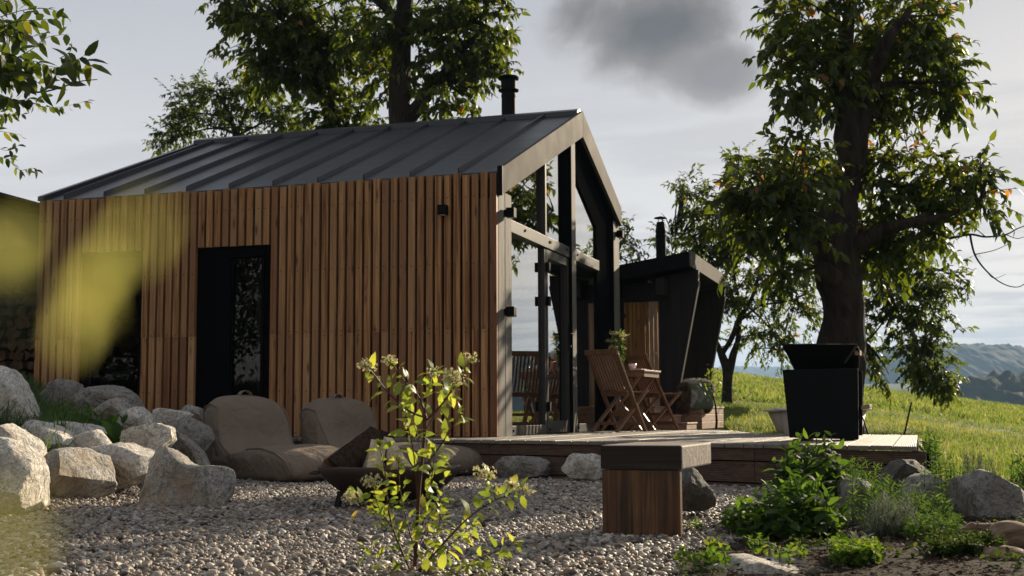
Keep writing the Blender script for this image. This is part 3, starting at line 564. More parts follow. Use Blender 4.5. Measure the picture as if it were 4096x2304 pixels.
rock('pale angular boulder under the deck edge beside the bench', [(1404,1150),(1440,1141),(1500,1143),(1530,1150),(1535,1215),(1480,1210),(1430,1200),(1412,1180)], 9.7, .34, 'granite', 31, 'boulders along the deck')
rock('dark boulder with a pale edge behind the bench leg', [(1690,1200),(1700,1175),(1735,1168),(1755,1185),(1775,1215),(1798,1245),(1803,1275),(1770,1285),(1700,1283),(1680,1260)], 6.3, .35, 'granite_dark', 32, None)
def c6(pts): return [((2800+x/1.9877)/K, (1700+y/1.9877)/K) for x, y in pts]
rock('round topped grey boulder among the mint, dark below', c6([(1095,560),(1110,480),(1150,435),(1210,412),(1280,430),(1335,465),(1355,540),(1350,700),(1330,860),(1200,900),(1080,860),(1060,720)]), 6.1, .55, 'granite_grey', 33, cuts=4, e=.6)
rock('peaked brown grey boulder below the deck corner', c6([(1440,520),(1470,400),(1530,310),(1575,270),(1620,285),(1690,270),(1710,310),(1780,350),(1860,390),(1900,450),(1850,620),(1500,640)]), 7.6, .7, 'granite_dark', 34)
rock('pale sloping boulder in front of the peaked boulder', c6([(1600,560),(1640,470),(1700,420),(1790,385),(1860,400),(1930,460),(1975,560),(1990,640),(1900,760),(1650,740)]), 6.7, .5, 'granite_grey', 35, cuts=6, e=.5)
rock('large dark faced boulder at the right beside the soil bed', c6([(2015,400),(2060,350),(2120,335),(2200,345),(2290,395),(2390,450),(2460,520),(2500,620),(2480,720),(2440,800),(2330,850),(2150,850),(2050,780),(2040,600)]), 6.1, .75, 'granite_grey', 36, cuts=7, e=.5)
rock('flat white limestone slab sunk in the soil at the bottom edge', c6([(200,1150),(330,1060),(420,1050),(520,1085),(700,1130),(900,1145),(1010,1175),(1080,1230),(900,1300),(300,1300)]), 4.28, .5, 'slab', 37, None, 'slab', 'stone_slab', .5, 5)
for lb, c, rr, d in (('larger smooth white cobble beside the white slab', (188,1082), (58,46), 4.42), ('smaller elongated white cobble touching the white slab', (275,1062), (65,36), 4.5), ('smooth white cobble half behind low leaves', (130,1135), (80,34), 4.25)):
    rock(lb, c6([(c[0]+rr[0]*math.cos(a), c[1]+rr[1]*math.sin(a)) for a in np.linspace(0, 2*math.pi, 14, endpoint=False)]), d, .09, 'slab', int(c[0]), 'white cobbles by the slab', 'cobble', 'cobble', .3, 0, 0, 32, 14, .5)
def log(label, pts, r, mat='driftwood'):
    m = MB(); P = []; rr = []
    for (u, v, d), q in zip(pts, r): P.append(at((2800+u/1.9877)/K, (1700+v/1.9877)/K, d)); rr.append(q)
    PP = []; RR = []
    for i in range(len(P)-1):
        for t in np.linspace(0, 1, 6, endpoint=False): PP.append(P[i]*(1-t)+P[i+1]*t+np.array([0, 0, .008*mnoise.noise(Vector((i+t*2, r[0]*99, 0)))])); RR.append((rr[i]*(1-t)+rr[i+1]*t)*(1+.18*mnoise.noise(Vector((i*2+t*3, 5, r[0]*50)))))
    PP.append(P[-1]); RR.append(rr[-1]); m.tube(PP, RR, 12)
    for k, v in enumerate(m.v): n = 1+.15*mnoise.noise(Vector(v)*9); 
    return tag(m.build('log', M[mat], None, smooth=True), label, 'log', 'old logs edging the bed')
log('thick rotting log lying across the soil at the right edge', [(2060,935,4.72),(2180,880,4.75),(2300,895,4.72),(2450,935,4.62),(2760,1010,4.5)], [.03,.055,.05,.075,.07])
log('pale weathered log half buried under the thick rotting log', [(1930,950,4.55),(2120,995,4.45),(2300,1050,4.35),(2450,1080,4.25),(2760,1190,4.05)], [.02,.04,.035,.05,.045])
# ================================================================== PEBBLES (nobody could count them)
def ico():
    import bmesh
    bm = bmesh.new(); bmesh.ops.create_icosphere(bm, subdivisions=1, radius=1); V = np.array([v.co[:] for v in bm.verts]); F = np.array([[v.index for v in f.verts] for f in bm.faces]); bm.free(); return V, F
def scatter_pebbles():
    V0, F0 = ico(); n = 250000; xs = RNG.uniform(-3.2, 4.4, n); ys = RNG.uniform(-8.2, -.1, n)
    dx, dy = xs-CAM[0], ys-CAM[1]; D = dx*FH[0]+dy*FH[1]; lat = dx*R0[0]+dy*R0[1]
    b = (xs+.9)*-.908+(ys+4.3)*-.419
    ok = (klass(xs, ys) == 0) & (D > 3.6) & (np.abs(lat/D) < .58) & (b < .75) & ~inside(xs, ys, DECK_POLY)
    xs, ys, D = xs[ok], ys[ok], D[ok]; keep = RNG.random(len(xs)) < np.clip(1.25-(D-4)*.075, .5, 1); xs, ys = xs[keep], ys[keep]; n = len(xs)
    a = np.clip(np.exp(RNG.normal(math.log(.0112), .33, n)), .005, .034); sc = np.stack([a, a*RNG.uniform(.6, .95, n), a*RNG.uniform(.38, .65, n)], 1); z = height(xs, ys)+sc[:, 2]*.3+RNG.uniform(0, .014, n)
    an = RNG.uniform(0, 2*math.pi, n); ca, sa = np.cos(an), np.sin(an); tx, ty = RNG.normal(0, .28, n), RNG.normal(0, .28, n)
    wob = 1+RNG.normal(0, .09, (n, len(V0), 1)); P = V0[None]*sc[:, None, :]*wob; P[:, :, 2] += P[:, :, 0]*tx[:, None]+P[:, :, 1]*ty[:, None]
    X = P[:, :, 0]*ca[:, None]-P[:, :, 1]*sa[:, None]+xs[:, None]; Y = P[:, :, 0]*sa[:, None]+P[:, :, 1]*ca[:, None]+ys[:, None]; Z = P[:, :, 2]+z[:, None]
    V = np.stack([X, Y, Z], -1).reshape(-1, 3); F = (F0[None]+(np.arange(n)*len(V0))[:, None, None]).reshape(-1); rnd = np.repeat(RNG.random(n), len(V0))
    me = fast_mesh('gravel', V, F, np.full(n*len(F0), 3), rnd, True); tag(link('gravel', me, M['pebble']), 'loose rounded river pebbles covering the seating area', 'gravel', kind='stuff'); print('pebbles', n)
scatter_pebbles()
def litter():
    rs = np.random.default_rng(8); n = 420; xs = rs.uniform(-1.5, 3.2, n); ys = rs.uniform(-7.8, -2.2, n); P = np.stack([xs, ys, height(xs, ys)+.022], 1); return P
LITTER = litter()
# ================================================================== SAUNA HUT
hut = thing('sauna_hut', 'dark boarded sauna hut with slanted side walls behind the cabin gable', 'hut')
Yn, Yf = 5.75, 8.2
def wallprofile(y0, y1): return ([(-1.6,y0,.3),(.55,y0,.3),(.575,y0,.45),(.62,y0,.77),(.955,y0,2.44),(.97,y0,2.60),(-1.6,y0,2.21)], (0,y1-y0,0))
m = MB(); m.prism([(.415,Yn,.3),(.52,Yn,.3),(.62,Yn,.77),(.955,Yn,2.44),(.965,Yn,2.605),(.415,Yn,2.52)], (0,.10,0)); m.box((-1.6,Yn,.3),(-.085,Yn+.1,2.25)); m.box((-.085,Yn,2.2),(.415,Yn+.1,2.45)); m.build('side_wall', M['dark_wood'], hut)
m = MB(); m.prism([(-1.6,Yf,.3),(.52,Yf,.3),(.62,Yf,.77),(.955,Yf,2.44),(.965,Yf,2.605),(-1.6,Yf,2.21)], (0,.10,0)); m.build('side_wall', M['dark_wood'], hut)
for y in (Yn, Yf): m = MB(); m.prism([(.623,y-.006,.79),(.635,y-.006,.79),(.972,y-.006,2.45),(.957,y-.006,2.45)], (0,.112,0)); m.build('wall_edge_trim', M['frame_metal'], hut)
for lo, hi in (((-1.6,Yn+.1,.3),(-1.5,Yf,2.2)), ((.18,Yn+.101,1.95),(.25,Yf-.001,2.5)), ((.18,Yn+.101,.3),(.25,Yf-.001,.85))): m = MB(); m.box(lo, hi); m.build('wall', M['dark_wood'], hut)
m = MB(); m.box((.21,Yn+.101,.85),(.218,Yf-.001,1.95)); m.build('window_pane', M['glass'], hut)
def rz(x): return 2.81+(x-.905)*.154
m = MB(); y0, y1 = 5.36, 8.56
m.hexa([(-1.7,y0,rz(-1.7)-.2),(.905,y0,rz(.905)-.2),(.905,y1,rz(.905)-.2),(-1.7,y1,rz(-1.7)-.2),(-1.7,y0,rz(-1.7)),(.905,y0,rz(.905)),(.905,y1,rz(.905)),(-1.7,y1,rz(-1.7))]); rf = m.build('roof', M['black_metal'], hut)
m = MB(); m.hexa([(.907,y0-.01,rz(.905)-.195),(.925,y0-.01,rz(.905)-.195),(.925,y1,rz(.905)-.195),(.907,y1,rz(.905)-.195),(.907,y0-.01,rz(.905)+.012),(.925,y0-.01,rz(.905)+.012),(.925,y1,rz(.905)+.012),(.907,y1,rz(.905)+.012)]); m.build('roof_fascia', M['fascia'], rf)
m = MB(); m.box((.44,5.42,2.25),(.55,5.74,2.47)); m.build('beam', M['dark_wood'], hut)
c = on(1663,640,1,6.6); zr = rz(c[0])+.19
m = MB(); m.lathe((c[0],c[1],zr-.06),[(.072,-.2),(.072,.34),(.078,.345),(.078,.37),(.072,.375),(.072,.41),(.078,.415),(.078,.43),(.06,.52),(.058,.56),(0,.56)],24); m.tube([(c[0]-.03,c[1],zr+.48),(c[0]-.03,c[1],zr+.56)],.006,5); m.tube([(c[0]+.03,c[1],zr+.48),(c[0]+.03,c[1],zr+.56)],.006,5); m.lathe((c[0],c[1],zr+.555),[(.095,0),(.09,.012),(0,.035)],24); m.build('flue', M['black_metal'], rf)
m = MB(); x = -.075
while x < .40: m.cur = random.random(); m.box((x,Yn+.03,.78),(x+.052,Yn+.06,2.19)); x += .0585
m.build('batten_panel', M['larch_sunlit'], hut)
m = MB(); m.box((-.082,Yn+.008,.775),(.412,Yn+.016,2.195)); dn = m.build('glass_door', M['clear'], hut)
m = MB(); m.box((.33,Yn-.03,1.46),(.385,Yn+.007,1.50)); m.build('door_handle', M['split'], dn); m = MB(); m.box((-.08,Yn-.012,1.98),(-.04,Yn+.007,2.03)); m.box((-.08,Yn-.012,.95),(-.04,Yn+.007,1.0)); m.build('door_hinge', M['frame_metal'], dn)
# stepped boxes up to the sauna door
st = thing('wooden_steps', 'three stacked timber box steps rising to the sauna door', 'steps')
def lvl(px, y): return on((2550+px/2.898)/K, (1250+1300/2.898)/K, 1, y)[0]
ys0 = 4.95
for px, z0, z1, mm in ((578,.462,.556,0),(392,.558,.656,1),(210,.658,.768,2)):
    xr = lvl(px, ys0); m = MB(); m.cur = random.random(); m.box((.012,ys0,z0+.004),(xr-.008,5.70,z1-.022)); m.cur = random.random(); m.box((.008,ys0-.012,z1-.021),(xr+.004,5.72,z1)); m.build('step', M['step_wood'], st, bevel=.003)
bb = thing('bench_box', 'timber box seat of three boards holding the furs', 'bench'); 
for k, (z0, z1) in enumerate(((.462,.558),(.562,.662),(.666,.742))): m = MB(); m.cur = random.random(); m.box((.585+.0*k,5.862,z0),(.955,7.85,z1)); m.build('board', M['step_wood'], bb, bevel=.004)
m = MB(); m.cur = .4; m.box((.575,5.852,.743),(.966,7.86,.768)); m.build('seat', M['step_wood'], bb, bevel=.003)
# cushions and furs on the box
def cushion(name, label, cat, c, ax, dims, mat, e=.35, parent=None, noise=.0, n=28, smooth=True, group=None, fine=0):
    V = []; nu, nv = n, n//2
    for i in range(nu):
        a = 2*math.pi*i/nu
        for j in range(nv+1):
            f = -math.pi/2+math.pi*j/nv; sp = lambda x, k: math.copysign(abs(x)**k, x)
            p = np.array([sp(math.cos(f), .9)*sp(math.cos(a), e), sp(math.cos(f), .9)*sp(math.sin(a), e), sp(math.sin(f), .95)])
            q = 1+noise*mnoise.noise(Vector(p*2.2+np.array(c)))+fine*mnoise.noise(Vector(p*11+np.array(c))); V.append(np.array(c)+sum(np.array(ax[k], float)*dims[k]/2*p[k]*q for k in range(3)))
    m = MB(); m.add(V, [(i*(nv+1)+j, ((i+1) % nu)*(nv+1)+j, ((i+1) % nu)*(nv+1)+j+1, i*(nv+1)+j+1) for i in range(nu) for j in range(nv)])
    o = m.build(name, M[mat], parent, smooth=smooth)
    if label: tag(o, label, cat, group)
    return o
cp = on(1757,1000,0,.80); tilt = np.array([.2,.0,1.0]); tilt /= np.linalg.norm(tilt); nrm = R0*.05-FH*.93+ZV*.25; nrm /= np.linalg.norm(nrm); sx = np.cross(nrm, ZV); sx /= np.linalg.norm(sx); sx = -sx if sx@R0 < 0 else sx; up = np.cross(sx, nrm); up = -up if up[2] < 0 else up
cp = at(1752,997,17.2)
pw = cushion('cushion', 'sage green cushion with cream diamond embroidery leaning on furs', 'cushion', cp, (sx, up, nrm), (.46,.37,.13), 'pillow', .3)
m = MB()
for k in (1, .68, .36):
    for a in range(4):
        p = [(0,.11),(.075,0),(0,-.11),(-.075,0)]; A, B_ = p[a], p[(a+1) % 4]; o = np.array([.02, 0]); f = lambda q: cp+sx*(q[0]*k+.03)+up*(q[1]*k)+nrm*.062
        m.tube([f(A), f(B_)], .0028, 4)
for k in (.04,.065,.09): m.tube([cp-sx*.12+sx*k*math.cos(a)+up*k*1.3*math.sin(a)+nrm*.054 for a in np.linspace(-1.5, 1.6, 12)], .0026, 4)
m.build('embroidery', M['pillow_line'], pw)
def furthing(label, c, ax, dims, mat, seed, n=5200, L=.05):
    o = cushion('fur_throw', label, 'fur throw', c, ax, dims, mat, .6, None, .25, 28, True, None, .1)
    rs = np.random.default_rng(seed); d = rs.normal(size=(n, 3)); d /= np.linalg.norm(d, axis=1)[:, None]; A = np.array(ax, float); P = np.array(c)+(np.sign(d)*np.abs(d)**.75*np.array(dims)/2)@A
    dr = d@A+rs.normal(0, .35, (n, 3))+np.array([0, 0, -.5]); dr /= np.linalg.norm(dr, axis=1)[:, None]; s = np.cross(dr, rs.normal(size=(n, 3))); s /= np.linalg.norm(s, axis=1)[:, None]
    V = np.stack([P-s*.006, P+s*.006, P+dr*L], 1).reshape(-1, 3); me = fast_mesh('fur_pile', V, np.arange(n*3), np.full(n, 3)); q = link('fur_pile', me, M[mat], o); return o
furthing('dark brown fur throw heaped at the left of the cushion', at(1719,1000,17.2), (R0, FH, ZV), (.15,.3,.36), 'fur_brown', 1)
furthing('pale sheepskin draped between the brown fur and the cushion', at(1732,1006,17.25), (R0*.8+ZV*-.6, FH, ZV*.8+R0*.5), (.13,.3,.27), 'fur_grey', 2)
furthing('pale sheepskin hanging over the back of the cushion', at(1752,985,17.55), (R0, FH, ZV), (.46,.16,.30), 'fur_grey', 3)
furthing('brown fur throw bunched at the right of the cushion', at(1775,1000,17.45), (R0, FH, ZV), (.13,.25,.36), 'fur_brown', 4)
# ================================================================== FURNITURE ON THE DECK
def chair(label, c, face, mat='teak_x'):
    t = thing('folding_chair', label, 'chair', 'slatted folding chairs at the table'); f = np.array([*face, 0.]); f /= np.linalg.norm(f); r = np.array([f[1], -f[0], 0.]); c = np.array([c[0], c[1], DZ+.001])
    W = lambda x, y, z: c+r*x+f*y+ZV*z
    for s in (-1, 1):
        m = MB(); m.cur = random.random(); m.bar(W(s*.215,-.27,.90), W(s*.215,.20,.012), .024, .05, r); m.build('back_leg', M[mat], t, bevel=.004)
        m = MB(); m.cur = random.random(); m.bar(W(s*.188,.27,.475), W(s*.188,-.24,.012), .024, .05, r); m.build('front_leg', M[mat], t, bevel=.004)
    m = MB(); m.cur = .3; m.bar(W(-.25,-.275,.90), W(.25,-.275,.90), .03, .06, ZV); m.build('top_rail', M[mat], t, bevel=.008)
    m = MB()
    for k in range(9): x = -.17+.0425*k; m.cur = random.random(); m.bar(W(x,-.262,.885), W(x,-.045,.475), .018, .022, r)
    m.build('backrest', M[mat], t)
    m = MB(); m.cur = .5
    for k in range(7): y = -.06+.052*k; m.cur = random.random(); m.bar(W(-.175,y,.455), W(.175,y,.455), .042, .018, ZV)
    m.bar(W(-.2,-.05,.435), W(.2,-.05,.435), .03, .05, ZV); m.bar(W(-.175,.25,.435), W(.175,.25,.435), .025, .035, ZV); m.build('seat', M[mat], t, bevel=.003)
    for y, z, w in ((.10,.205,.22),(-.145,.105,.19),(.155,.10,.215)): m = MB(); m.cur = random.random(); m.bar(W(-w,y,z), W(w,y,z), .022, .035, ZV); m.build('stretcher', M[mat], t)
    return t
F1 = R0*.74+FH*.67
chair('brown slatted folding chair in front of the small table', (.50,2.86), F1[:2]); chair('slatted folding chair half hidden behind the small table', (.62,4.28), (R0*.86+FH*.5)[:2])
tb = thing('garden_table', 'small square slatted teak table between two folding chairs', 'table'); tc = np.array([.42,3.72,0]); f = F1[:2]/np.linalg.norm(F1[:2]); f3 = np.array([f[0], f[1], 0]); r3 = np.array([f[1], -f[0], 0])
f3, r3 = np.array([.12,.993,0]), np.array([.993,-.12,0])
TW = lambda x, y, z: tc+r3*x+f3*y+ZV*(DZ+.001+z)
m = MB()
for k in range(8): x = -.28+.08*k; m.cur = random.random(); m.bar(TW(x,-.31,.712), TW(x,.31,.712), .074, .022, ZV)
m.build('tabletop', M['teak_x'], tb, bevel=.003)
m = MB(); m.cur = .4
for s in (-1, 1): m.bar(TW(-.29,s*.29,.67), TW(.29,s*.29,.67), .022, .055, ZV); m.bar(TW(s*.29,-.278,.67), TW(s*.29,.278,.67), .022, .055, ZV)
m.build('apron', M['teak_x'], tb)
for s in (-1, 1):
    for k in (-1, 1): m = MB(); m.cur = random.random(); m.bar(TW(s*.25*k,s*.26*1,.66), TW(-s*.25*k,s*.235,.012), .025, .042, f3); m.build('leg', M['teak_x'], tb)
TZ = DZ+.001+.724
cu = thing('coffee_cup', 'white cup on a saucer near the right edge of the table', 'cup'); p = TW(.10,-.12,0); p[2] = TZ
m = MB(); m.lathe(p,[(0,.012),(.03,.012),(.048,.045),(.052,.078),(.049,.078),(.044,.045),(0,.02)],24); m.build('cup', M['ceramic'], cu, smooth=True); m = MB(); m.lathe(p,[(0,0),(.05,.0),(.08,.012),(.08,.016),(.05,.006),(0,.006)],24); m.build('saucer', M['beam_top'], cu, smooth=True)
bo = thing('swing_top_bottle', 'glass bottle of pink syrup tied with pale gauze', 'bottle'); p = TW(-.10,-.12,0); p[2] = TZ
m = MB(); m.lathe(p,[(0,0),(.04,0),(.042,.01),(.042,.13),(.03,.165),(.014,.2),(.014,.235),(.018,.24),(.018,.255),(0,.257)],20); m.build('bottle_body', M['clear'], bo, smooth=True); m = MB(); m.lathe(p,[(0,.004),(.037,.004),(.038,.12),(.0,.122)],18); m.build('syrup', M['pink'], bo)
cushion('gauze_tie', None, None, p+np.array([0,0,.19]), (R0,FH,ZV), (.07,.06,.07), 'cloth', .8, bo, .35); m = MB(); m.tube([p+(0,0,.235), p+R0*.05+(0,0,.222)], .003, 5); m.build('bail', M['split'], bo)
ja = thing('pink_jar', 'tall pink speckled candle jar on the table near the glazing', 'jar'); p = TW(-.24,-.05,0); p[2] = TZ
m = MB(); m.lathe(p,[(0,0),(.045,0),(.047,.17),(.043,.17),(.042,.01),(0,.01)],20); m.build('jar_glass', M['pink'], ja); m = MB(); m.lathe(p,[(0,.011),(.04,.011),(.04,.12),(0,.121)],18); m.build('candle', M['ceramic'], ja)
vs = thing('flower_vase', 'glass vase of wild dill flowers standing on the table', 'vase'); p = TW(-.12,.10,0); p[2] = TZ; m = MB(); m.lathe(p,[(0,0),(.035,0),(.045,.05),(.04,.11),(.045,.14),(.042,.14),(.036,.11),(.04,.05),(0,.01)],18); m.build('vase_glass', M['clear'], vs, smooth=True); FLW = (vs, p)
nb = thing('notebook', 'thin notebook lying on the right side of the table', 'notebook'); m = MB(); p = TW(.20,-.20,0); m.obox((p[0],p[1],TZ+.006), (r3,f3,ZV), (.14,.18,.01)); m.build('notebook_pages', M['ceramic'], nb)
m = MB(); m.obox((p[0],p[1],TZ+.013), (r3,f3,ZV), (.146,.186,.003)); m.build('notebook_cover', M['pink'], nb)
# ---------- grill box
gb = thing('grill_box', 'tall black steel grill box with its lid tilted open on the deck', 'grill'); gd = 9.6; BK = FH*math.cos(.33)+R0*math.sin(.33)
def G(u, v, back=0.0): return at(u, v, gd)+BK*back
def gplate(name, quad, off, mat, bev=.003): m = MB(); m.prism(quad, off); return m.build(name, M[mat], gb, bevel=bev)
gplate('front_panel', [G(1986,1101),G(1968,930),G(2158,926),G(2160,1106)], BK*.03, 'black_metal')
gplate('side_panel', [G(2140,1100,.032),G(2140,930,.032),G(2140,930,.44),G(2140,1100,.44)], R0*.025, 'black_metal'); gplate('side_panel', [G(1996,1098,.032),G(1986,932,.032),G(1986,932,.44),G(1996,1098,.44)], R0*.02, 'black_metal'); gplate('back_panel', [G(1990,1098,.442),G(1975,934,.442),G(2160,930,.442),G(2160,1098,.442)], BK*.02, 'black_metal')
gplate('grill_floor', [G(2000,1060,.05),G(2135,1060,.05),G(2135,1060,.43),G(2000,1060,.43)], ZV*.02, 'black_metal')
gplate('lid', [at(2001,938,gd+.32),at(1967,867,gd+.04),at(2156,867,gd+.04),at(2113,938,gd+.32)], BK*.03+ZV*.01, 'black_metal')
gplate('lid_cheek', [at(2119,926,gd+.30),at(2157,872,gd+.06),at(2161,880,gd+.06),at(2161,928,gd+.30)], BK*.02, 'black_metal')
gplate('lid_edge', [at(2113,926,gd+.28),at(2119,926,gd+.28),at(2158,867,gd+.01),at(2152,867,gd+.01)], BK*.03, 'fascia')
for u in (2000, 2118): m = MB(); p = G(u+14,1107); m.obox(p+BK*.2, (R0,BK,ZV), (.11,.46,.014)); m.build('foot', M['black_metal'], gb)
gplate('shelf', [G(2164,1030,.10),G(2186,1026,.10),G(2186,1026,.42),G(2164,1030,.42)], ZV*.028, 'step_wood'); gplate('lid_grip', [at(2150,893,gd+.1),at(2163,893,gd+.1),at(2163,880,gd+.1),at(2150,880,gd+.1)], BK*.2, 'step_wood'); gplate('brace', [G(2162,1050,.3),G(2165,1050,.3),G(2180,1095,.3),G(2175,1095,.3)], BK*.02, 'black_metal')
def tub(label, u, d, rx, ztop):
    t = thing('bath_tub', label, 'bath tub', 'pale tubs behind the grill box'); c = at(u, 1040, d); zb = float(height(c[0], c[1]))-.03; c = np.array([c[0], c[1], 0])
    n = 40; m = MB(); prof = [(.0,zb+.03),(.60,zb+.0),(.66,zb+.02),(.92,ztop-.03)]; prof2 = [(.90,ztop-.03),(.62,zb+.10),(0,zb+.08)]
    def ring(p): return [c+R0*rx*p[0]*math.cos(2*math.pi*k/n)+FH*rx*.62*p[0]*math.sin(2*math.pi*k/n)+ZV*p[1] for k in range(n)]
    def shell(pr, mat, nm): m = MB(); V = [q for p in pr for q in ring(p)]; m.add(V, [(i*n+k, i*n+(k+1) % n, (i+1)*n+(k+1) % n, (i+1)*n+k) for i in range(len(pr)-1) for k in range(n)]); m.build(nm, M[mat], t, smooth=True)
    shell(prof+prof2, 'tub', 'tub_shell'); shell([(.9,ztop-.03),(1.0,ztop-.03),(1.03,ztop-.018),(1.0,ztop),(.9,ztop-.004),(.88,ztop-.03)], 'tub_rim', 'tub_rim')
tub('pale oval tub with a rolled rim directly behind the grill box', 2069, 12.6, .47, .722); tub('second pale tub peeking out further left behind the grill box', 2040, 13.7, .50, .715)
m = MB(); m.tube([(lambda p: np.array([p[0],p[1],float(height(p[0],p[1]))-.1]))(at(2272,1100,14.5)), at(2274,1098,14.5), at(2293,1011,14.5)], [.012,.012,.010], 6); tag(m.build('garden_stake', M['bark_thin'], None), 'thin rusty stake leaning in the meadow right of the deck', 'stake')
# ================================================================== GRAVEL SEATING AREA
def beanbag(label, back_uv, back_d, seat_uv, seat_d, wid, hgt, length, seed):
    t = thing('beanbag_lounger', label, 'beanbag', 'taupe beanbag loungers on the gravel'); B = at(*back_uv, back_d); S = at(*seat_uv, seat_d); f = S-B; f[2] = 0; f /= np.linalg.norm(f); r = np.array([f[1], -f[0], 0]); o = np.array([B[0], B[1], float(height(B[0], B[1]))+.002])
    z = np.array([0, 0, 1.]); lean = .20; H = hgt
    prof = [(-.20,.02),(-.30,.10),(-.31,.26),(-.29,.33),(-.29,.48),(-.31,H-.07),(-.295,H-.01),(-.19,H+.015),(-.075,H-.01),(-.05,H-.07),(-.03,.46),(.02,.33),(.09,.255),(.20,.215),(.30,.20),(.36,.215),(.50,.262),(.70,.268),(length-.22,.25),(length-.05,.205),(length+.005,.12),(length-.02,.05),(length-.10,.01),(.5,0),(.1,0)]
    P = np.array(prof); nW = 25; cen = P.mean(0); V = []; n = len(P)
    for i in range(nW):
        w = -1+2*i/(nW-1); a = abs(w); k = 1-.055*a**7; q = P.copy(); q = np.array([cen[0]+.15, .2])+(P-np.array([cen[0]+.15, .2]))*k
        hh = (q[:, 1] > .1); q[:, 1] += hh*(.03*(1-a**2))
        for (s, h) in q:
            if s < .02 and s > -.13 and h > .33: s += .06*(1-a**2)*math.sin(min(1, (h-.33)/(H-.33))*math.pi)
            if h > H-.12: h -= .035*a**4
            wd = wid/2*(1-.07*max(0, (h-.35))/.4)*(1 if s < .4 else 1.04)
            p = o+f*s+r*w*wd+z*h; nn = mnoise.noise(Vector(p*4.0+np.array([seed]*3)))*.02+mnoise.noise(Vector(p*9))*.010-abs(mnoise.noise(Vector(p*5.5+np.array([3., 0, seed]))))*.022
            p = p+np.array([nn, nn, nn*(h > .05)]); V.append(p)
    F_ = [(i*n+k, i*n+(k+1) % n, (i+1)*n+(k+1) % n, (i+1)*n+k) for i in range(nW-1) for k in range(n)]
    for side in (0, nW-1):                        # padded side walls
        ring = [side*n+k for k in range(n)]; rc = np.mean([V[i] for i in ring], 0)*0+o+f*.0+z*.17+r*(wid/2*(1 if side else -1)); sg = 1 if side else -1; prev = ring
        for sc_, bul in ((.82,.022),(.5,.034),(.2,.038)):
            base = len(V); V += [rc+(V[i]-rc)*sc_+r*(sg*bul) for i in ring]; cur = list(range(base, base+n)); F_ += [(prev[k], prev[(k+1) % n], cur[(k+1) % n], cur[k]) if side else (prev[(k+1) % n], prev[k], cur[k], cur[(k+1) % n]) for k in range(n)]; prev = cur
        F_.append(tuple(prev))
    m = MB(); m.add(V, F_); ob = m.build('cover', M['canvas'], t, smooth=True, sub=1)
    for side in (0, nW-1):
        pts = [np.array(V[side*n+k])+(r*.004*(1 if side else -1)) for k in list(range(1, 22))]; m = MB(); m.tube(pts, .006, 5); m.build('piping', M['canvas'], t, smooth=True)
    h0 = o+f*(-.17)+z*(H+.01); m = MB(); W_ = .028
    arc = [h0+r*(.06*math.cos(a))+z*(.055*math.sin(a)) for a in np.linspace(0, math.pi, 9)]; V2 = []
    for p in arc: V2 += [p-f*W_, p+f*W_]
    m.add(V2, [(2*i, 2*i+1, 2*i+3, 2*i+2) for i in range(8)]); hd = m.build('carry_handle', M['canvas'], t, smooth=True); sm = hd.modifiers.new('thick', 'SOLIDIFY'); sm.thickness = .006
    return t
beanbag('taupe beanbag lounger beside the grey boulders, back toward the side door', (640,1100), 10.6, (790,1180), 9.9, .66, .665, 1.2, 1)
beanbag('taupe beanbag lounger behind the fire bowl, lit along its seat', (880,1100), 11.1, (1130,1165), 10.35, .66, .64, 1.3, 2)
fp = thing('fire_bowl', 'round rusty steel fire bowl on flat legs holding split logs', 'fire bowl'); fc = at(980,1174,7.1); zr_ = fc[2]; gz = float(height(fc[0], fc[1])); R_ = .40
prof = [(0,zr_-.20)]+[(R_*math.sin(a), zr_-.20+.20*(1-math.cos(a))/(1-math.cos(1.25))*1.0) for a in np.linspace(.15, 1.25, 9)]; sc_ = R_/prof[-1][0]; prof = [(p[0]*sc_, p[1]) for p in prof]; inner = [(max(0, p[0]-.012), p[1]+.012) for p in prof[::-1]]
m = MB(); m.lathe((fc[0],fc[1],0), prof+inner, 40); m.build('bowl', M['rust'], fp, smooth=True)
for a in (3.55, 5.75, 1.5):
    d = R0*math.cos(a)+FH*math.sin(a); c2 = np.array([fc[0],fc[1],0])+d*.27; m = MB(); t2 = np.cross(ZV, d); m.prism([c2+t2*.05+ZV*(zr_-.13), c2-t2*.05+ZV*(zr_-.13), c2-t2*.045+ZV*(gz-.01)+d*.03, c2+t2*.045+ZV*(gz-.01)+d*.03], d*.012); m.build('leg', M['black_metal'], fp)
for a in (math.pi*1.02, .05):
    d = R0*math.cos(a)+FH*math.sin(a); t2 = np.cross(ZV, d); c2 = np.array([fc[0],fc[1],zr_-.03])+d*.385; m = MB(); m.tube([c2-t2*.09, c2-t2*.08+d*.045, c2+t2*.08+d*.045, c2+t2*.09], .008, 6); m.build('handle', M['rust'], fp)
def c3(x, y): return ((700+x/1.4436)/K, (1300+y/1.4436)/K)
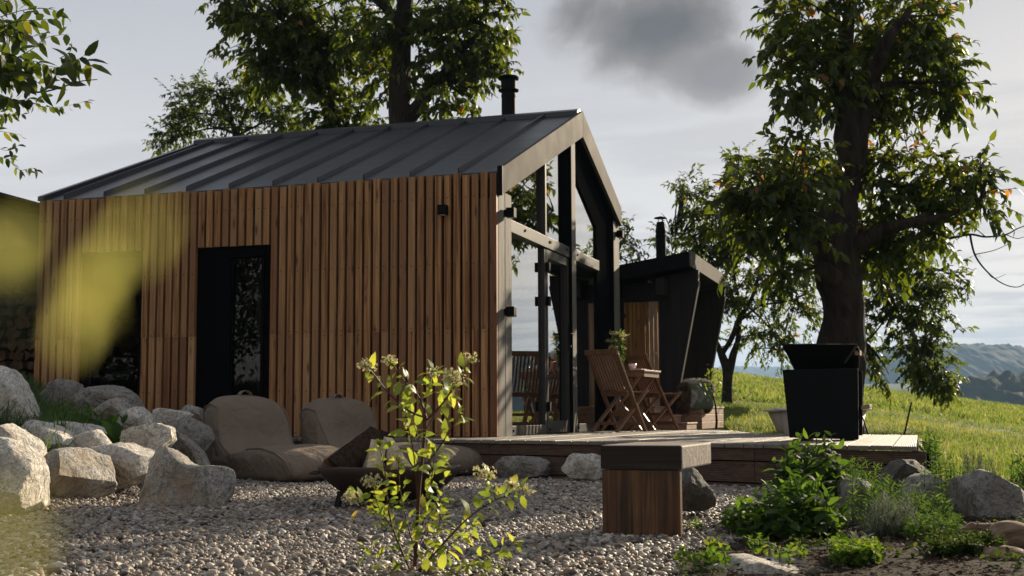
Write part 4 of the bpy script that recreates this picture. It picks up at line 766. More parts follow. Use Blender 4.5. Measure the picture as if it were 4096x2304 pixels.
def splitlog(label, a, b, w, bark=True, twist=0.0):
    t = thing('split_log', label, 'log', 'split logs in the fire bowl'); a = np.array(a); b = np.array(b); d = b-a; L = np.linalg.norm(d); d /= L; s = np.cross(d, FH); s /= np.linalg.norm(s); n = np.cross(s, d); s, n = s*math.cos(twist)+n*math.sin(twist), n*math.cos(twist)-s*math.sin(twist)
    m = MB(); arc = [(.5*math.cos(x), .62*math.sin(x)) for x in np.linspace(.25, math.pi-.25, 8)]; base = [(-.42,-.05),(0,-.32),(.42,-.05)]
    loc = lambda q: s*q[0]*w+n*q[1]*w
    m.cur = random.random(); m.prism([a+loc(q) for q in [arc[-1]]+base+[arc[0]]], d*L); m.build('split_face', M['split'] if bark else M['split_dark'], t)
    m = MB(); arc2 = [(q[0]*1.06, q[1]*1.06) for q in arc]; V = [a-d*.003+loc(q) for q in arc2]+[b+d*.003+loc(q) for q in arc2]+[a-d*.003+loc(q) for q in arc]+[b+d*.003+loc(q) for q in arc]; k = len(arc)
    m.add(V, [(i, i+1, k+i+1, k+i) for i in range(k-1)]+[(i, i+1, 2*k+i+1, 2*k+i) for i in range(k-1)]+[(k+i, k+i+1, 3*k+i+1, 3*k+i) for i in range(k-1)]); m.build('bark', M['bark_log'], t, smooth=False); return t
splitlog('dark bark log leaning left from the fire bowl', at(*c3(885,845),6.9), at(*c3(1130,660),7.15), .17, False, math.pi*.8)
splitlog('pale split log standing front and centre in the fire bowl', at(*c3(1130,850),6.9), at(*c3(1155,685),7.05), .13, True, .5)
splitlog('bright split log leaning at the right of the pile in the fire bowl', at(*c3(1325,840),6.9), at(*c3(1212,672),7.1), .11, True, -.5)
splitlog('short dark log poking up at the back of the fire bowl', at(*c3(1140,800),7.25), at(*c3(1210,625),7.3), .11, False, 2.6)
# bench of sawn beams
be = thing('beam_bench', 'short bench made of a thick sawn beam slab on timber blocks', 'bench'); bd = 5.36; ang = math.radians(20); fx_ = R0*math.cos(ang)-FH*math.sin(ang); sx_ = R0*math.sin(ang)+FH*math.cos(ang); zt_ = .537; o = at(1510,1117,bd+.06); o[2] = 0; Wd = .352
bw = lambda a, b_, z: o+fx_*a+sx_*b_+ZV*z
def bbx(name, a0, a1, b0, b1, z0, z1, mat, bev=.006):
    m = MB(); m.cur = random.random(); m.hexa([(a0,b0,z0),(a1,b0,z0),(a1,b1,z0),(a0,b1,z0),(a0,b0,z1),(a1,b0,z1),(a1,b1,z1),(a0,b1,z1)]); ob = m.build(name, M[mat], be, bevel=bev); ob.location = o; ob.rotation_euler = (0, 0, math.atan2(fx_[1], fx_[0])); return ob
bbx('seat_slab', 0, Wd, 0, .62, zt_-.101, zt_, 'beam_top', .008); bbx('dark_front', .002, Wd-.002, -.0042, -.0005, zt_-.099, zt_-.003, 'beam_dark', .001)  # thin near-black sheet over the slab's front face
bbx('leg_block', .004, Wd-.012, .002, .05, GZ-.04, zt_-.103, 'beam_leg'); bbx('leg_block', .02, Wd-.14, .54, .60, GZ-.04, zt_-.103, 'beam_leg')
# ================================================================== WOODSHED at the far left
sh = thing('woodshed', 'dark open woodshed with a sloping roof beside the cabin', 'shed'); y = .9
m = MB(); zA, zB = 3.42, 2.94; m.hexa([(-8.6,y-.25,zA+.35),(-5.62,y-.25,zB-.02),(-5.62,y+2.2,zB-.02),(-8.6,y+2.2,zA+.35),(-8.6,y-.25,zA+.44),(-5.62,y-.25,zB+.07),(-5.62,y+2.2,zB+.07),(-8.6,y+2.2,zA+.44)]); m.build('roof', M['black_frame'], sh)
m = MB(); m.box((-8.5,y+1.4,.4),(-5.7,y+1.5,2.9)); m.build('back_wall', M['dark_wood'], sh)
m = MB(); m.prism([(-8.5,y-.12,2.6),(-5.66,y-.12,2.6),(-5.66,y-.12,2.925),(-8.5,y-.12,3.735)], (0,.06,0)); m.build('front_board', M['dark_wood'], sh)
for x in (-8.4, -7.1, -5.78): m = MB(); m.cur = random.random(); m.box((x,y-.05,.4),(x+.1,y+.05,2.9)); m.build('post', M['dark_wood'], sh)
rs = random.Random(3); zrow = 1.0; first = None
while zrow < 2.15:
    x = -7.0+rs.uniform(0, .1)
    while x < -5.78:
        r = rs.uniform(.055, .095); m = MB(); k = rs.choice([3, 4, 5]); a0 = rs.uniform(0, 6); L = rs.uniform(.35, .5); poly = [(x+r*math.cos(a0+2*math.pi*i/k)*rs.uniform(.85, 1.1), y+rs.uniform(.0,.12), zrow+r*math.sin(a0+2*math.pi*i/k)*rs.uniform(.85, 1.1)) for i in range(k)]; yy = poly[0][1]; poly = [(p[0], yy, p[2]) for p in poly]
        m.cur = rs.random(); m.prism(poly, (0, L, 0)); tag(m.build('firewood', M['cutwood_shaded']), 'split firewood log in the dark stack of the woodshed', 'firewood', 'firewood stacked in the woodshed'); x += r*1.75
    zrow += .125
tag(bpy.data.objects['hanging_hide_lamp'])
c = on(320,840,1,.5); cushion('shade', None, None, c, (R0, FH, ZV), (.30,.26,.30), 'hide', .8, bpy.data.objects['hanging_hide_lamp'], .5, 30, True, None, .12)
# ================================================================== LEAVES
TPL = {
 'leaf': (np.array([0, .28, .28, .62, .62, 1.0]), np.array([0, -.5, .5, -.42, .42, 0]), [[0,2,1],[1,2,4,3],[3,4,5]]),
 'oval': (np.array([0, .15, .15, .45, .45, .75, .75, 1.0]), np.array([0, -.36, .36, -.5, .5, -.32, .32, 0]), [[0,2,1],[1,2,4,3],[3,4,6,5],[5,6,7]]),
 'blade': (np.array([0, 0, .55, .55, 1.0]), np.array([-.5, .5, -.36, .36, 0]), [[0,1,3,2],[2,3,4]]),
 'needle': (np.array([0, 0, 1.0]), np.array([-.5, .5, 0]), [[0,1,2]]),
}
def leaves(name, P, D, N, L, W, mat, parent=None, tpl='leaf', droop=.25, fold=.12, rnd=None):
    P = np.asarray(P, float); D = np.asarray(D, float); N = np.asarray(N, float); n = len(P); D = D/(np.linalg.norm(D, axis=1)[:, None]+1e-9)
    S = np.cross(D, N); S /= (np.linalg.norm(S, axis=1)[:, None]+1e-9); N = np.cross(S, D); L = np.broadcast_to(L, n); W = np.broadcast_to(W, n); t, s, fs = TPL[tpl]; k = len(t)
    V = P[:, None]+D[:, None]*(t[None, :, None]*L[:, None, None])+S[:, None]*(s[None, :, None]*W[:, None, None])+N[:, None]*((np.abs(s)[None]*fold*W[:, None]*2)-(t[None]**2)*droop*L[:, None])[:, :, None]
    base = (np.arange(n)*k)[:, None]; tot = np.array([len(f) for f in fs]); cat_ = np.concatenate(fs)
    loops = (base+cat_[None]).ravel(); totals = np.tile(tot, n); r = RNG.random(n) if rnd is None else rnd
    me = fast_mesh(name, V.reshape(-1, 3), loops, totals, np.repeat(r, k), True); return link(name, me, M[mat], parent)
def unit(v): return v/(np.linalg.norm(v, axis=-1, keepdims=True)+1e-9)
def bez(a, b, c, n=8):
    t = np.linspace(0, 1, n)[:, None]; return (1-t)**2*a+2*t*(1-t)*b+t*t*c
class Foliage:
    def __init__(s): s.P = []; s.D = []; s.N = []; s.L = []; s.W = []; s.R = []
    def add(s, p, d, n, l, w, r): s.P.append(p); s.D.append(d); s.N.append(n); s.L.append(l); s.W.append(w); s.R.append(r)
    def build(s, name, mat, parent, tpl='leaf', droop=.25, fold=.12): return leaves(name, np.array(s.P), np.array(s.D), np.array(s.N), np.array(s.L), np.array(s.W), mat, parent, tpl, droop, fold, np.array(s.R))
def crown(tree, name, clusters, leafL, aspect, mat, twig=.22, per=9, droop=.3, hang=.5, seed=0, dens=1.0, bark='bark_thin', limbs=None, shell=.45, twig_r=.004, spread_depth=1.0, yellow=.0, subs=7):
    """clusters: (u, v, ru, rv, depth, n twigs). Leaves sit along short twigs; sub-branches run from the limbs into each cluster."""
    rs = np.random.default_rng(seed); fo = Foliage(); tw = MB(); br = MB(); PP = []; DD = []; NN = []; LL = []; RR = []
    lim = np.array(limbs) if limbs is not None else None
    for (u, v, ru, rv, d, n) in clusters:
        C = at(u, v, d); s = d*K/FPX; rad = np.array([ru*s, (ru+rv)/2*s*spread_depth, rv*s]); n = int(n*dens)
        if lim is not None:
            j = np.argmin(np.linalg.norm(lim-C, axis=1)+.15*np.maximum(0, lim[:, 2]-C[2])); a = lim[j]
            for q in range(subs):
                e = C+np.array([rs.normal()*rad[0]*.6, 0, 0])@np.eye(3); off = rs.normal(0, .5, 3)*rad; e = C+R0*off[0]+FH*off[1]+ZV*off[2]; midp = (a+e)/2+np.array([0, 0, .12*np.linalg.norm(e-a)])+rs.normal(0, .06, 3)*np.linalg.norm(e-a)
                pts = bez(a, midp, e, 7); L_ = np.linalg.norm(e-a); br.tube(pts, np.linspace(.010+.012*L_, .004, 7), 5, False)
        for q in range(n):
            x = unit(rs.normal(size=3)); r = rs.random()**shell; x = x*r; p = C+R0*x[0]*rad[0]+FH*x[1]*rad[1]+ZV*x[2]*rad[2]
            p = p+.22*rad.mean()*np.array([mnoise.noise(Vector(p*1.7)), mnoise.noise(Vector(p*1.7+np.array([7, 0, 0]))), mnoise.noise(Vector(p*1.7+np.array([0, 9, 0])))])*1.6
            if mnoise.noise(Vector(p*(2.1/max(.5, rad.mean()))+np.array([seed, 0, 0]))) < -.1: continue
            out = R0*x[0]+FH*x[1]+ZV*(x[2]*.8); td = unit(out*1.0+rs.normal(0, .55, 3)+np.array([0, 0, -.15+.3*(x[2] > .3)])); tl = twig*rs.uniform(.6, 1.3)
            e = p+td*tl+np.array([0, 0, -.12*tl]); tw.tube([p, (p+e)/2+np.array([0, 0, .03*tl]), e], [twig_r, twig_r*.8, twig_r*.5], 3, False)
            side = unit(np.cross(td, [0, 0, 1.0])+1e-3); tone = rs.random()
            for k in range(per):
                t = (k+.6)/per; q0 = p+(e-p)*t; sg = 1 if k % 2 else -1; dd = td*.55+side*sg*rs.uniform(.5, 1.1)+rs.normal(0, .35, 3)+np.array([0, 0, -hang*rs.uniform(.3, 1.4)])
                if k == per-1: dd = td+np.array([0, 0, -hang*.7])
                PP.append(q0); DD.append(dd); NN.append(np.array([0, 0, 1.0])+rs.normal(0, .45, 3)); LL.append(leafL*rs.uniform(.6, 1.25)); RR.append(min(1, max(0, tone*.55+rs.random()*.4+yellow*(x[2] > .2)*rs.random()+(.3 if rs.random() < .02 else 0))))
    LL = np.array(LL); o = leaves(name, PP, DD, NN, LL, LL*aspect, mat, tree, 'leaf', droop*1.5, .22, np.array(RR)); tw.build('twigs', M[bark], tree, fix=False)
    if br.v: br.build('branches', M[bark], tree, smooth=True, fix=False)
    return len(PP)
def limb(pts, n=6):
    """pts: (u, v, depth, width in px). Returns a resampled smooth centre line and radii."""
    P = [at(p[0], p[1], p[2]) for p in pts]; r = [p[3]*p[2]*K/FPX/2 for p in pts]; PP = []; RR = []
    for i in range(len(P)-1):
        p0 = P[max(i-1, 0)]; p1 = P[i]; p2 = P[i+1]; p3 = P[min(i+2, len(P)-1)]
        for t in np.linspace(0, 1, n, endpoint=False):
            PP.append(.5*((2*p1)+(-p0+p2)*t+(2*p0-5*p1+4*p2-p3)*t*t+(-p0+3*p1-3*p2+p3)*t**3)); RR.append(r[i]*(1-t)+r[i+1]*t)
    PP.append(P[-1]); RR.append(r[-1]); return PP, RR
def trunk(tree, limbs, mat, name='trunk', n=16, lump=.12):
    m = MB(); allp = []
    for i, pts in enumerate(limbs):
        P, r = limb(pts); r = [q*(1+lump*mnoise.noise(Vector(P[k]*1.7))) for k, q in enumerate(r)]; m.tube(P, r, n if r[0] > .05 else 7); allp += P
    m.v = [tuple(np.array(v)+np.array([mnoise.noise(Vector(v)*3.1), mnoise.noise(Vector(v)*3.1+Vector((5, 0, 0))), 0])*.03*lump*8*(.3 if len(limbs) > 99 else 1)*min(1, 1)) for v in m.v]
    m.build(name, M[mat], tree, smooth=True, fix=False); return allp
def ground_v(u, d):                                # picture row where the ground lies at that depth
    p = at(u, 1000, d); z = float(height(p[0], p[1]))-.1; return (1665-(z-CAM[2])/d*FPX)/K-(0)
# ---------- big walnut by the deck
D1 = 13.4; T = thing('walnut_tree', 'big old walnut tree with a thick furrowed trunk beside the deck', 'tree')
L1 = trunk(T, [[(2122,ground_v(2122,D1),D1,120),(2125,1000,D1,92),(2128,900,D1,94),(2125,800,D1,100),(2118,740,D1,106),(2108,690,D1,128),(2100,640,D1,118),(2102,580,D1,104),(2112,520,D1,84),(2128,460,D1,72),(2142,400,D1,66),(2140,340,D1,78),(2128,270,D1,56),(2118,190,D1,44),(2130,90,D1,34),(2150,-40,D1,22)],
 [(2148,350,D1,56),(2172,270,D1,52),(2195,190,D1-.2,40),(2230,110,D1-.4,30),(2290,20,D1-.5,16)], [(2092,600,D1,70),(2055,560,D1-.3,50),(2010,530,D1-.6,30),(1950,500,D1-.8,16),(1890,470,D1-.9,8)], [(2130,640,D1,60),(2200,590,D1-.2,40),(2290,560,D1-.4,24),(2390,540,D1-.5,12),(2470,500,D1-.5,6)], [(2140,480,D1,34),(2200,460,D1+.3,22),(2300,470,D1+.5,12)], [(2100,700,D1-.25,50),(2072,680,D1-.35,46),(2058,672,D1-.35,34)], [(2140,880,D1-.2,50),(2150,910,D1-.24,56),(2150,950,D1-.22,50),(2142,1010,D1-.15,40)]], 'bark', 'trunk', 20, .16)
WN = [(2150,50,215,120,D1+.9,420),(2270,190,150,100,D1+.6,250),(2050,150,105,130,D1-.1,200),(2120,-70,230,90,D1,120),(2370,220,75,50,D1,60),(1990,200,55,60,D1-.4,50),(2010,60,80,80,D1,90),(2330,90,70,110,D1,110),(2170,240,110,50,D1+.3,70),
 (1985,470,100,85,D1-.7,150),(1895,480,55,70,D1-.9,60),(1960,570,110,70,D1-.7,120),(2040,420,45,60,D1-.3,36),(1880,580,35,70,D1-.8,34),(1995,370,40,40,D1-.5,14),(1970,680,35,30,D1-.8,10),
 (2280,480,125,85,D1+.2,210),(2400,450,100,55,D1-.4,85),(2210,570,80,80,D1+.5,100),(2310,580,110,65,D1-.1,140),(2200,430,50,45,D1+.2,36),(2480,420,40,26,D1-.4,16),(2235,310,45,28,D1,12),(2440,500,50,40,D1-.4,22),(2200,660,60,50,D1+.3,36)]
L1 = L1+limb([(2105,600,D1,50),(2060,560,15.5,40),(2010,520,18,26),(1960,500,20,14)])[0]
WN += [(1930,480,80,75,18.2,110),(2010,470,90,90,19.2,130),(2070,430,70,70,20.0,90),(1960,560,90,50,18.5,90),(2120,470,60,80,17.5,80)]
print('walnut', crown(T, 'crown', WN, .115, .46, 'leaf_walnut', .32, 11, .3, .5, 21, .66, 'bark_thin', L1, .5, .006, .8, .25, 5))
m = MB()
for pts in ([(2390,600,D1-.4,7),(2440,590,D1-.5,6),(2480,596,D1-.5,5),(2530,590,D1-.5,4),(2560,575,D1-.5,3),(2600,560,D1-.5,2)], [(2440,590,D1-.5,6),(2452,640,D1-.5,5),(2480,680,D1-.5,4),(2520,712,D1-.5,3),(2560,722,D1-.5,2.5),(2590,705,D1-.5,2)], [(2480,596,D1-.5,3),(2440,565,D1-.5,2),(2410,555,D1-.5,1.5)], [(2452,640,D1-.5,2.5),(2500,630,D1-.5,2),(2545,610,D1-.5,1.2)], [(2530,590,D1-.5,2.5),(2560,600,D1-.5,1.8),(2590,590,D1-.5,1.2)], [(2480,680,D1-.5,2),(2500,700,D1-.5,1.5),(2530,690,D1-.5,1)], [(2430,560,D1-.5,2.5),(2470,545,D1-.5,2),(2500,530,D1-.5,1.4),(2530,535,D1-.5,1)], [(2390,600,D1-.4,5),(2350,585,D1-.3,6),(2300,570,D1-.3,8)], [(2430,560,D1-.5,2),(2400,585,D1-.4,3)]):
    P, r = limb(pts); m.tube(P, r, 5, False)
m.build('bare_branches', M['bark_thin'], T, smooth=True, fix=False)
# ---------- slender forked plum tree by the sauna
D2 = 22.0; T = thing('plum_tree', 'slender forked plum tree with sparse foliage beside the sauna steps', 'tree')
L2 = trunk(T, [[(1826,ground_v(1826,D2),D2,32),(1828,1000,D2,26),(1830,940,D2,26),(1822,905,D2,22),(1806,870,D2,15),(1786,830,D2,9),(1760,780,D2,6),(1745,700,D2,4)], [(1834,940,D2,20),(1846,890,D2,18),(1856,850,D2,14),(1862,790,D2+.2,12),(1850,720,D2+.3,9),(1840,640,D2+.3,7),(1850,540,D2+.3,5),(1856,440,D2+.3,3)], [(1818,890,D2,15),(1840,850,D2,13),(1862,800,D2-.2,12),(1890,750,D2-.3,10),(1910,690,D2-.3,7),(1925,600,D2-.3,5),(1930,520,D2-.3,3)], [(1860,810,D2,8),(1910,770,D2,6),(1970,760,D2,4),(2030,740,D2,3)], [(1846,700,D2+.2,6),(1790,640,D2+.2,5),(1730,600,D2+.2,3),(1690,590,D2,2)], [(1806,880,D2,8),(1790,868,D2,6),(1778,860,D2,4)], [(1880,770,D2,6),(1940,830,D2,4),(1960,880,D2,2)]], 'bark_thin', 'trunk', 10, .1)
PL = [(1755,510,55,75,D2,130),(1720,470,25,40,D2,24),(1850,450,55,60,D2,110),(1860,400,24,24,D2,14),(1750,620,100,75,D2,270),(1690,590,40,40,D2,34),(1880,610,95,100,D2,330),(1830,560,80,70,D2,150),(1830,730,90,60,D2,150),(1960,720,90,90,D2,270),(1740,720,60,50,D2,100),(1930,830,70,60,D2,130),(1960,880,40,40,D2,40),(2030,660,50,80,D2,110),(2020,790,40,60,D2,60),(1780,830,30,40,D2,26),(1880,850,40,40,D2,36),(1700,540,30,30,D2,14)]
print('plum', crown(T, 'crown', PL, .09, .42, 'leaf_small', .24, 10, .3, .35, 33, 1.0, 'bark_thin', L2, .6, .0035, .9, 0, 6))
m = MB(); sp = at(1797,1050,16.6); zg = float(height(sp[0], sp[1])); fo = Foliage(); pts = [np.array([sp[0],sp[1],zg-.02]), at(1803,1060,16.6), at(1800,1020,16.6), at(1795,1000,16.6), at(1788,960,16.6)]; m.tube(pts, [.02,.017,.013,.01,.006], 6)
T = thing('young_sapling', 'small leafy sapling in the grass left of the plum trunk', 'sapling'); m.build('stem', M['bark_thin'], T, fix=False)
for k in range(60): p = pts[4]+np.array([RNG.normal(0,.07), RNG.normal(0,.07), RNG.normal(-.02,.10)]); fo.add(p, RNG.normal(size=3), RNG.normal(0,.4,3)+ZV, .06, .028, RNG.random())
fo.build('foliage', 'leaf_small', T)
# ---------- drooping plum behind the walnut
D3 = 16.5; T = thing('drooping_plum_tree', 'leaning plum tree with drooping leafy branches behind the walnut trunk', 'tree')
L3 = trunk(T, [[(2030,ground_v(2030,D3),D3,34),(2045,960,D3,26),(2060,880,D3,24),(2075,820,D3,22),(2105,740,D3,20),(2150,690,D3,16),(2210,680,D3,12),(2280,720,D3,8),(2340,760,D3,5)], [(2062,900,D3,12),(2078,850,D3,11),(2095,800,D3,10),(2120,760,D3,8)], [(2170,690,D3,10),(2230,740,D3,8),(2270,800,D3,7),(2310,870,D3,6),(2350,950,D3,4)], [(2150,800,D3,8),(2190,760,D3,6),(2240,760,D3,5)], [(2150,870,D3,6),(2190,850,D3,5),(2230,800,D3,4),(2270,760,D3,3)], [(2200,690,D3,8),(2290,660,D3,6),(2390,690,D3,3)]], 'bark_thin', 'trunk', 9, .08)
DP = [(2270,720,85,60,D3,190),(2350,690,70,55,D3,130),(2330,790,60,70,D3,170),(2290,870,50,60,D3,120),(2340,920,55,50,D3,120),(2365,955,38,34,D3,80),(2250,800,50,50,D3,70),(2215,690,50,50,D3,80),(2180,800,30,40,D3,20),(2200,900,26,40,D3,34),(2415,700,26,34,D3,26),(2370,860,34,40,D3,50),(2225,950,18,26,D3,14)]
print('dplum', crown(T, 'crown', DP, .085, .44, 'leaf_small', .24, 10, .3, .45, 44, .75, 'bark_thin', L3, .6, .0035, .9, .1, 5))
# ---------- walnut behind the cabin roof
D4 = 18.0; T = thing('roof_walnut_tree', 'tall spreading walnut tree rising behind the cabin roof', 'tree')
L4 = trunk(T, [[(1000,ground_v(1000,D4),D4,80),(1000,600,D4,72),(1000,400,D4,62),(1003,325,D4,60),(1005,240,D4,52),(1008,150,D4,48),(1016,60,D4,44),(1024,-60,D4,34),(1030,-160,D4,20)], [(1012,320,D4,44),(1050,270,D4,36),(1085,225,D4,32),(1130,170,D4,22),(1180,110,D4,12),(1220,60,D4,6)], [(1010,60,D4,30),(960,10,D4,22),(900,-40,D4,14)]], 'bark', 'trunk', 16, .1)
CW = [(1110,90,140,110,D4,340),(1190,150,85,90,D4,150),(1110,240,75,60,D4,80),(1220,60,60,80,D4,90),(1000,-70,330,80,D4,200),(1210,250,40,40,D4,22),(960,200,60,90,D4+.4,90),(1060,300,70,24,D4+.4,26),(950,60,90,90,D4+.3,170),(1255,150,40,50,D4,26),(1150,10,130,60,D4,120)]
print('cw', crown(T, 'crown', CW, .125, .46, 'leaf_walnut', .32, 11, .3, .5, 55, .75, 'bark_thin', L4, .5, .006, .9, .15, 6))
D5 = 19.5; T = thing('leafy_walnut_tree', 'dense walnut tree with a dark leaning trunk, left of the tall one behind the roof', 'tree')
L5 = trunk(T, [[(835,ground_v(835,D5),D5,64),(835,600,D5,58),(838,400,D5,50),(836,320,D5,46),(828,260,D5,40),(800,200,D5,32),(760,130,D5,24),(720,60,D5,14)], [(832,260,D5,24),(840,180,D5,20),(850,80,D5,14)], [(780,170,D5,16),(700,120,D5,10),(640,80,D5,6)]], 'bark', 'trunk', 14, .1)
LW_ = [(700,70,140,90,D5,420),(615,30,65,60,D5,90),(760,150,130,80,D5,330),(840,110,110,110,D5,330),(850,270,75,60,D5,160),(900,310,70,30,D5,60),(690,180,60,40,D5,70),(780,-40,260,80,D5,250),(790,310,30,30,D5,20),(570,0,50,30,D5,30)]
print('lw', crown(T, 'crown', LW_, .125, .46, 'leaf_walnut', .32, 11, .3, .5, 66, .8, 'bark_thin', L5, .5, .006, .9, .1, 6))
D6 = 24.0; T = thing('airy_plum_tree', 'airy round plum tree far behind the roof, lower than the walnuts', 'tree')
L6 = trunk(T, [[(600,ground_v(600,D6),D6,24),(598,500,D6,20),(594,350,D6,15),(585,310,D6,12),(570,270,D6,8),(545,230,D6,5)], [(594,350,D6,9),(610,300,D6,8),(630,250,D6,6),(640,210,D6,3)], [(585,310,D6,7),(540,290,D6,5),(490,285,D6,3),(450,300,D6,2)], [(597,340,D6,7),(560,325,D6,6),(520,325,D6,4),(460,340,D6,3)], [(600,340,D6,7),(660,310,D6,5),(720,290,D6,3)]], 'bark_thin', 'trunk', 8, .08)
AP = [(480,280,70,60,D6,190),(570,235,85,50,D6,230),(650,250,70,55,D6,170),(720,300,60,45,D6,150),(440,340,40,36,D6,80),(540,310,80,36,D6,100),(640,330,70,24,D6,70),(500,225,30,30,D6,34),(630,195,24,24,D6,24),(405,370,14,14,D6,8)]
print('ap', crown(T, 'crown', AP, .085, .45, 'leaf_small', .3, 11, .3, .3, 77, 1.0, 'bark_thin', L6, .6, .004, .9, 0, 6))
D7 = 21.0; T = thing('far_plum_tree', 'half hidden plum tree showing leafy twigs between the gable and the flue', 'tree')
L7 = trunk(T, [[(1530,ground_v(1530,D7),D7,26),(1535,800,D7,22),(1545,660,D7,14),(1570,600,D7,7),(1590,570,D7,3)]], 'bark_thin', 'trunk', 8, .08)
print('fp', crown(T, 'crown', [(1580,590,26,34,D7,36),(1560,560,20,24,D7,16),(1600,620,24,16,D7,12),(1585,655,26,14,D7,9),(1500,640,70,60,D7,60)], .08, .42, 'leaf_small', .3, 8, .3, .2, 88, 1.0, 'bark_thin', L7, .7, .004, .9, 0, 5))
# ---------- garden trees behind the viewer, seen mirrored in the side glazing
for i, (gx, gy, lb) in enumerate(((-10.5,-10.5,'leafy garden tree nearest to the cabin wall, mirrored in the side window'), (-15,-17,'leafy garden tree farther out, mirrored beside the nearest one'), (-6.5,-17.5,'leafy garden tree mirrored in the side door glass'), (-19,-9,'leafy garden tree farthest left, mirrored in the side window'))):
    T = thing('garden_tree', lb, 'tree', 'garden trees behind the viewer'); gz = float(height(gx, gy)); m = MB(); m.tube([(gx,gy,gz-.2),(gx+.1,gy,gz+1.6),(gx,gy+.1,gz+4)], [.2,.15,.06], 9); m.build('trunk', M['bark_thin'], T, smooth=True)
    rs = np.random.default_rng(200+i); n = 15000; x = unit(rs.normal(size=(n, 3)))*rs.random((n, 1))**.5; P = np.array([gx, gy, gz+3.9])+x*[2.7,2.7,3.1]; P += np.array([[mnoise.noise(Vector(p*.9)), mnoise.noise(Vector(p*.9+np.array([5., 0, 0]))), 0] for p in P])*1.2; leaves('crown', P, rs.normal(size=(n, 3))-ZV*.4, rs.normal(0, .5, (n, 3))+ZV, rs.uniform(.1,.18,n), rs.uniform(.05,.09,n), 'leaf_small', T)
# ---------- overhanging branches at the far left
T = thing('cherry_tree', 'cherry tree whose leafy branches hang into the view at the top left', 'tree'); D8 = 6.6
L8 = trunk(T, [[(-420,1300,D8,100),(-410,900,D8,90),(-400,400,D8,74),(-380,0,D8,56),(-350,-300,D8,36)], [(-395,350,D8,34),(-250,260,D8,22),(-100,210,D8,12),(20,215,D8,7),(90,232,D8,5),(150,222,D8,4),(200,205,D8-.1,3),(245,200,D8-.1,2)], [(-390,100,D8,26),(-200,60,D8,14),(-40,60,D8,8),(25,65,D8,5),(70,30,D8,4),(110,40,D8,3)], [(-100,210,D8,8),(-30,160,D8,6),(12,130,D8,5),(30,80,D8,4)]], 'bark_thin', 'trunk', 12, .08)
fo = Foliage(); rs = np.random.default_rng(5)
def sprig(path, d, n, L, hang=.7, mat=None, jit=.3, stem=2.5):
    P, r = limb([(u, v, d, stem*(1-.6*i/max(1, len(path)-1))) for i, (u, v) in enumerate(path)], 5); tb_ = MB(); tb_.tube(P, r, 5, False); P = np.array(P)
    for k in range(n):
        t = (k+.5)/n*(len(P)-1); i = min(int(t), len(P)-2); p = P[i]+(P[i+1]-P[i])*(t-i); dr = unit(P[i+1]-P[i]); sd_ = np.cross(dr, FH); sd_ = unit(sd_)*(1 if k % 2 else -1)
        fo.add(p, dr*.5+sd_*.7+rs.normal(0, jit, 3)-ZV*hang*rs.uniform(.4, 1.3), ZV*.5-FH*.6+rs.normal(0, .5, 3), L*rs.uniform(.65, 1.2), L*rs.uniform(.38, .5), rs.random()**1.8*.97+(.03 if rs.random() < .04 else 0))
    return tb_
tbs = []
for path, n, L in (([(0,95),(60,75),(120,70),(200,65)],14,.075),([(0,60),(60,40),(120,30),(180,35),(235,70)],14,.06),([(-20,150),(40,140),(90,130),(150,120)],12,.09),([(0,180),(60,200),(120,215),(200,235),(290,190)],18,.10),([(60,200),(110,170),(160,130),(230,120)],9,.085),([(120,215),(180,255),(230,300)],8,.105),([(0,230),(60,245),(110,275),(150,310)],12,.10),([(-10,260),(40,270),(80,300)],10,.10),([(200,205),(235,180),(240,150)],6,.07),([(-20,20),(30,0),(80,-20)],10,.10),([(-20,60),(20,80),(40,130)],10,.09),([(200,235),(245,210),(290,215),(310,240)],9,.10),([(0,330),(50,350),(100,345)],9,.08),([(-20,190),(20,210),(50,250)],12,.10),([(-10,120),(40,100),(80,120)],10,.09)):
    tbs.append(sprig([(u*.66+ (0), v*.66) for u, v in path] if False else [(u*.75, v*.72) for u, v in path], D8-rs.uniform(0, .4), n, L))
D9 = 10.5
for path, n, L in (([(0,195),(60,190),(110,175),(160,172),(205,178)],44,.075),([(0,210),(40,215),(70,200)],20,.075),([(0,245),(20,265),(0,300)],14,.075),([(0,250),(60,258),(110,268),(160,268),(225,252)],34,.08),([(90,262),(100,245),(120,240)],10,.07),([(0,288),(30,290),(60,287)],18,.07),([(0,330),(30,335),(55,340)],6,.09),([(0,375),(25,378),(48,364)],10,.08),([(0,395),(20,400),(35,397)],6,.09),([(20,400),(45,425),(60,428),(80,423),(95,428)],12,.07)):
    if path[0][1] < 380 and path[0][0] == 0: path = [(-60, path[0][1]-12)]+path
    tbs.append(sprig(path, D9, n, L, .7, None, .3, 1.6))
m = MB()
for t_ in tbs: m.add(t_.v, t_.f)
m.build('twigs', M['bark_thin'], T, fix=False); fo.build('crown', 'leaf_walnut', T, 'oval', .3, .1)
m = MB()
for a in ((-60,185),(-60,200),(-60,240),(-60,300),(-60,320),(-60,365),(0,395)):
    P = bez(at(-395,300,D8), at(-200,a[1]+20,8.5), at(a[0],a[1],D9), 9); m.tube(P, np.linspace(.03,.005,9), 6, False)
m.build('branches', M['bark_thin'], T, fix=False)
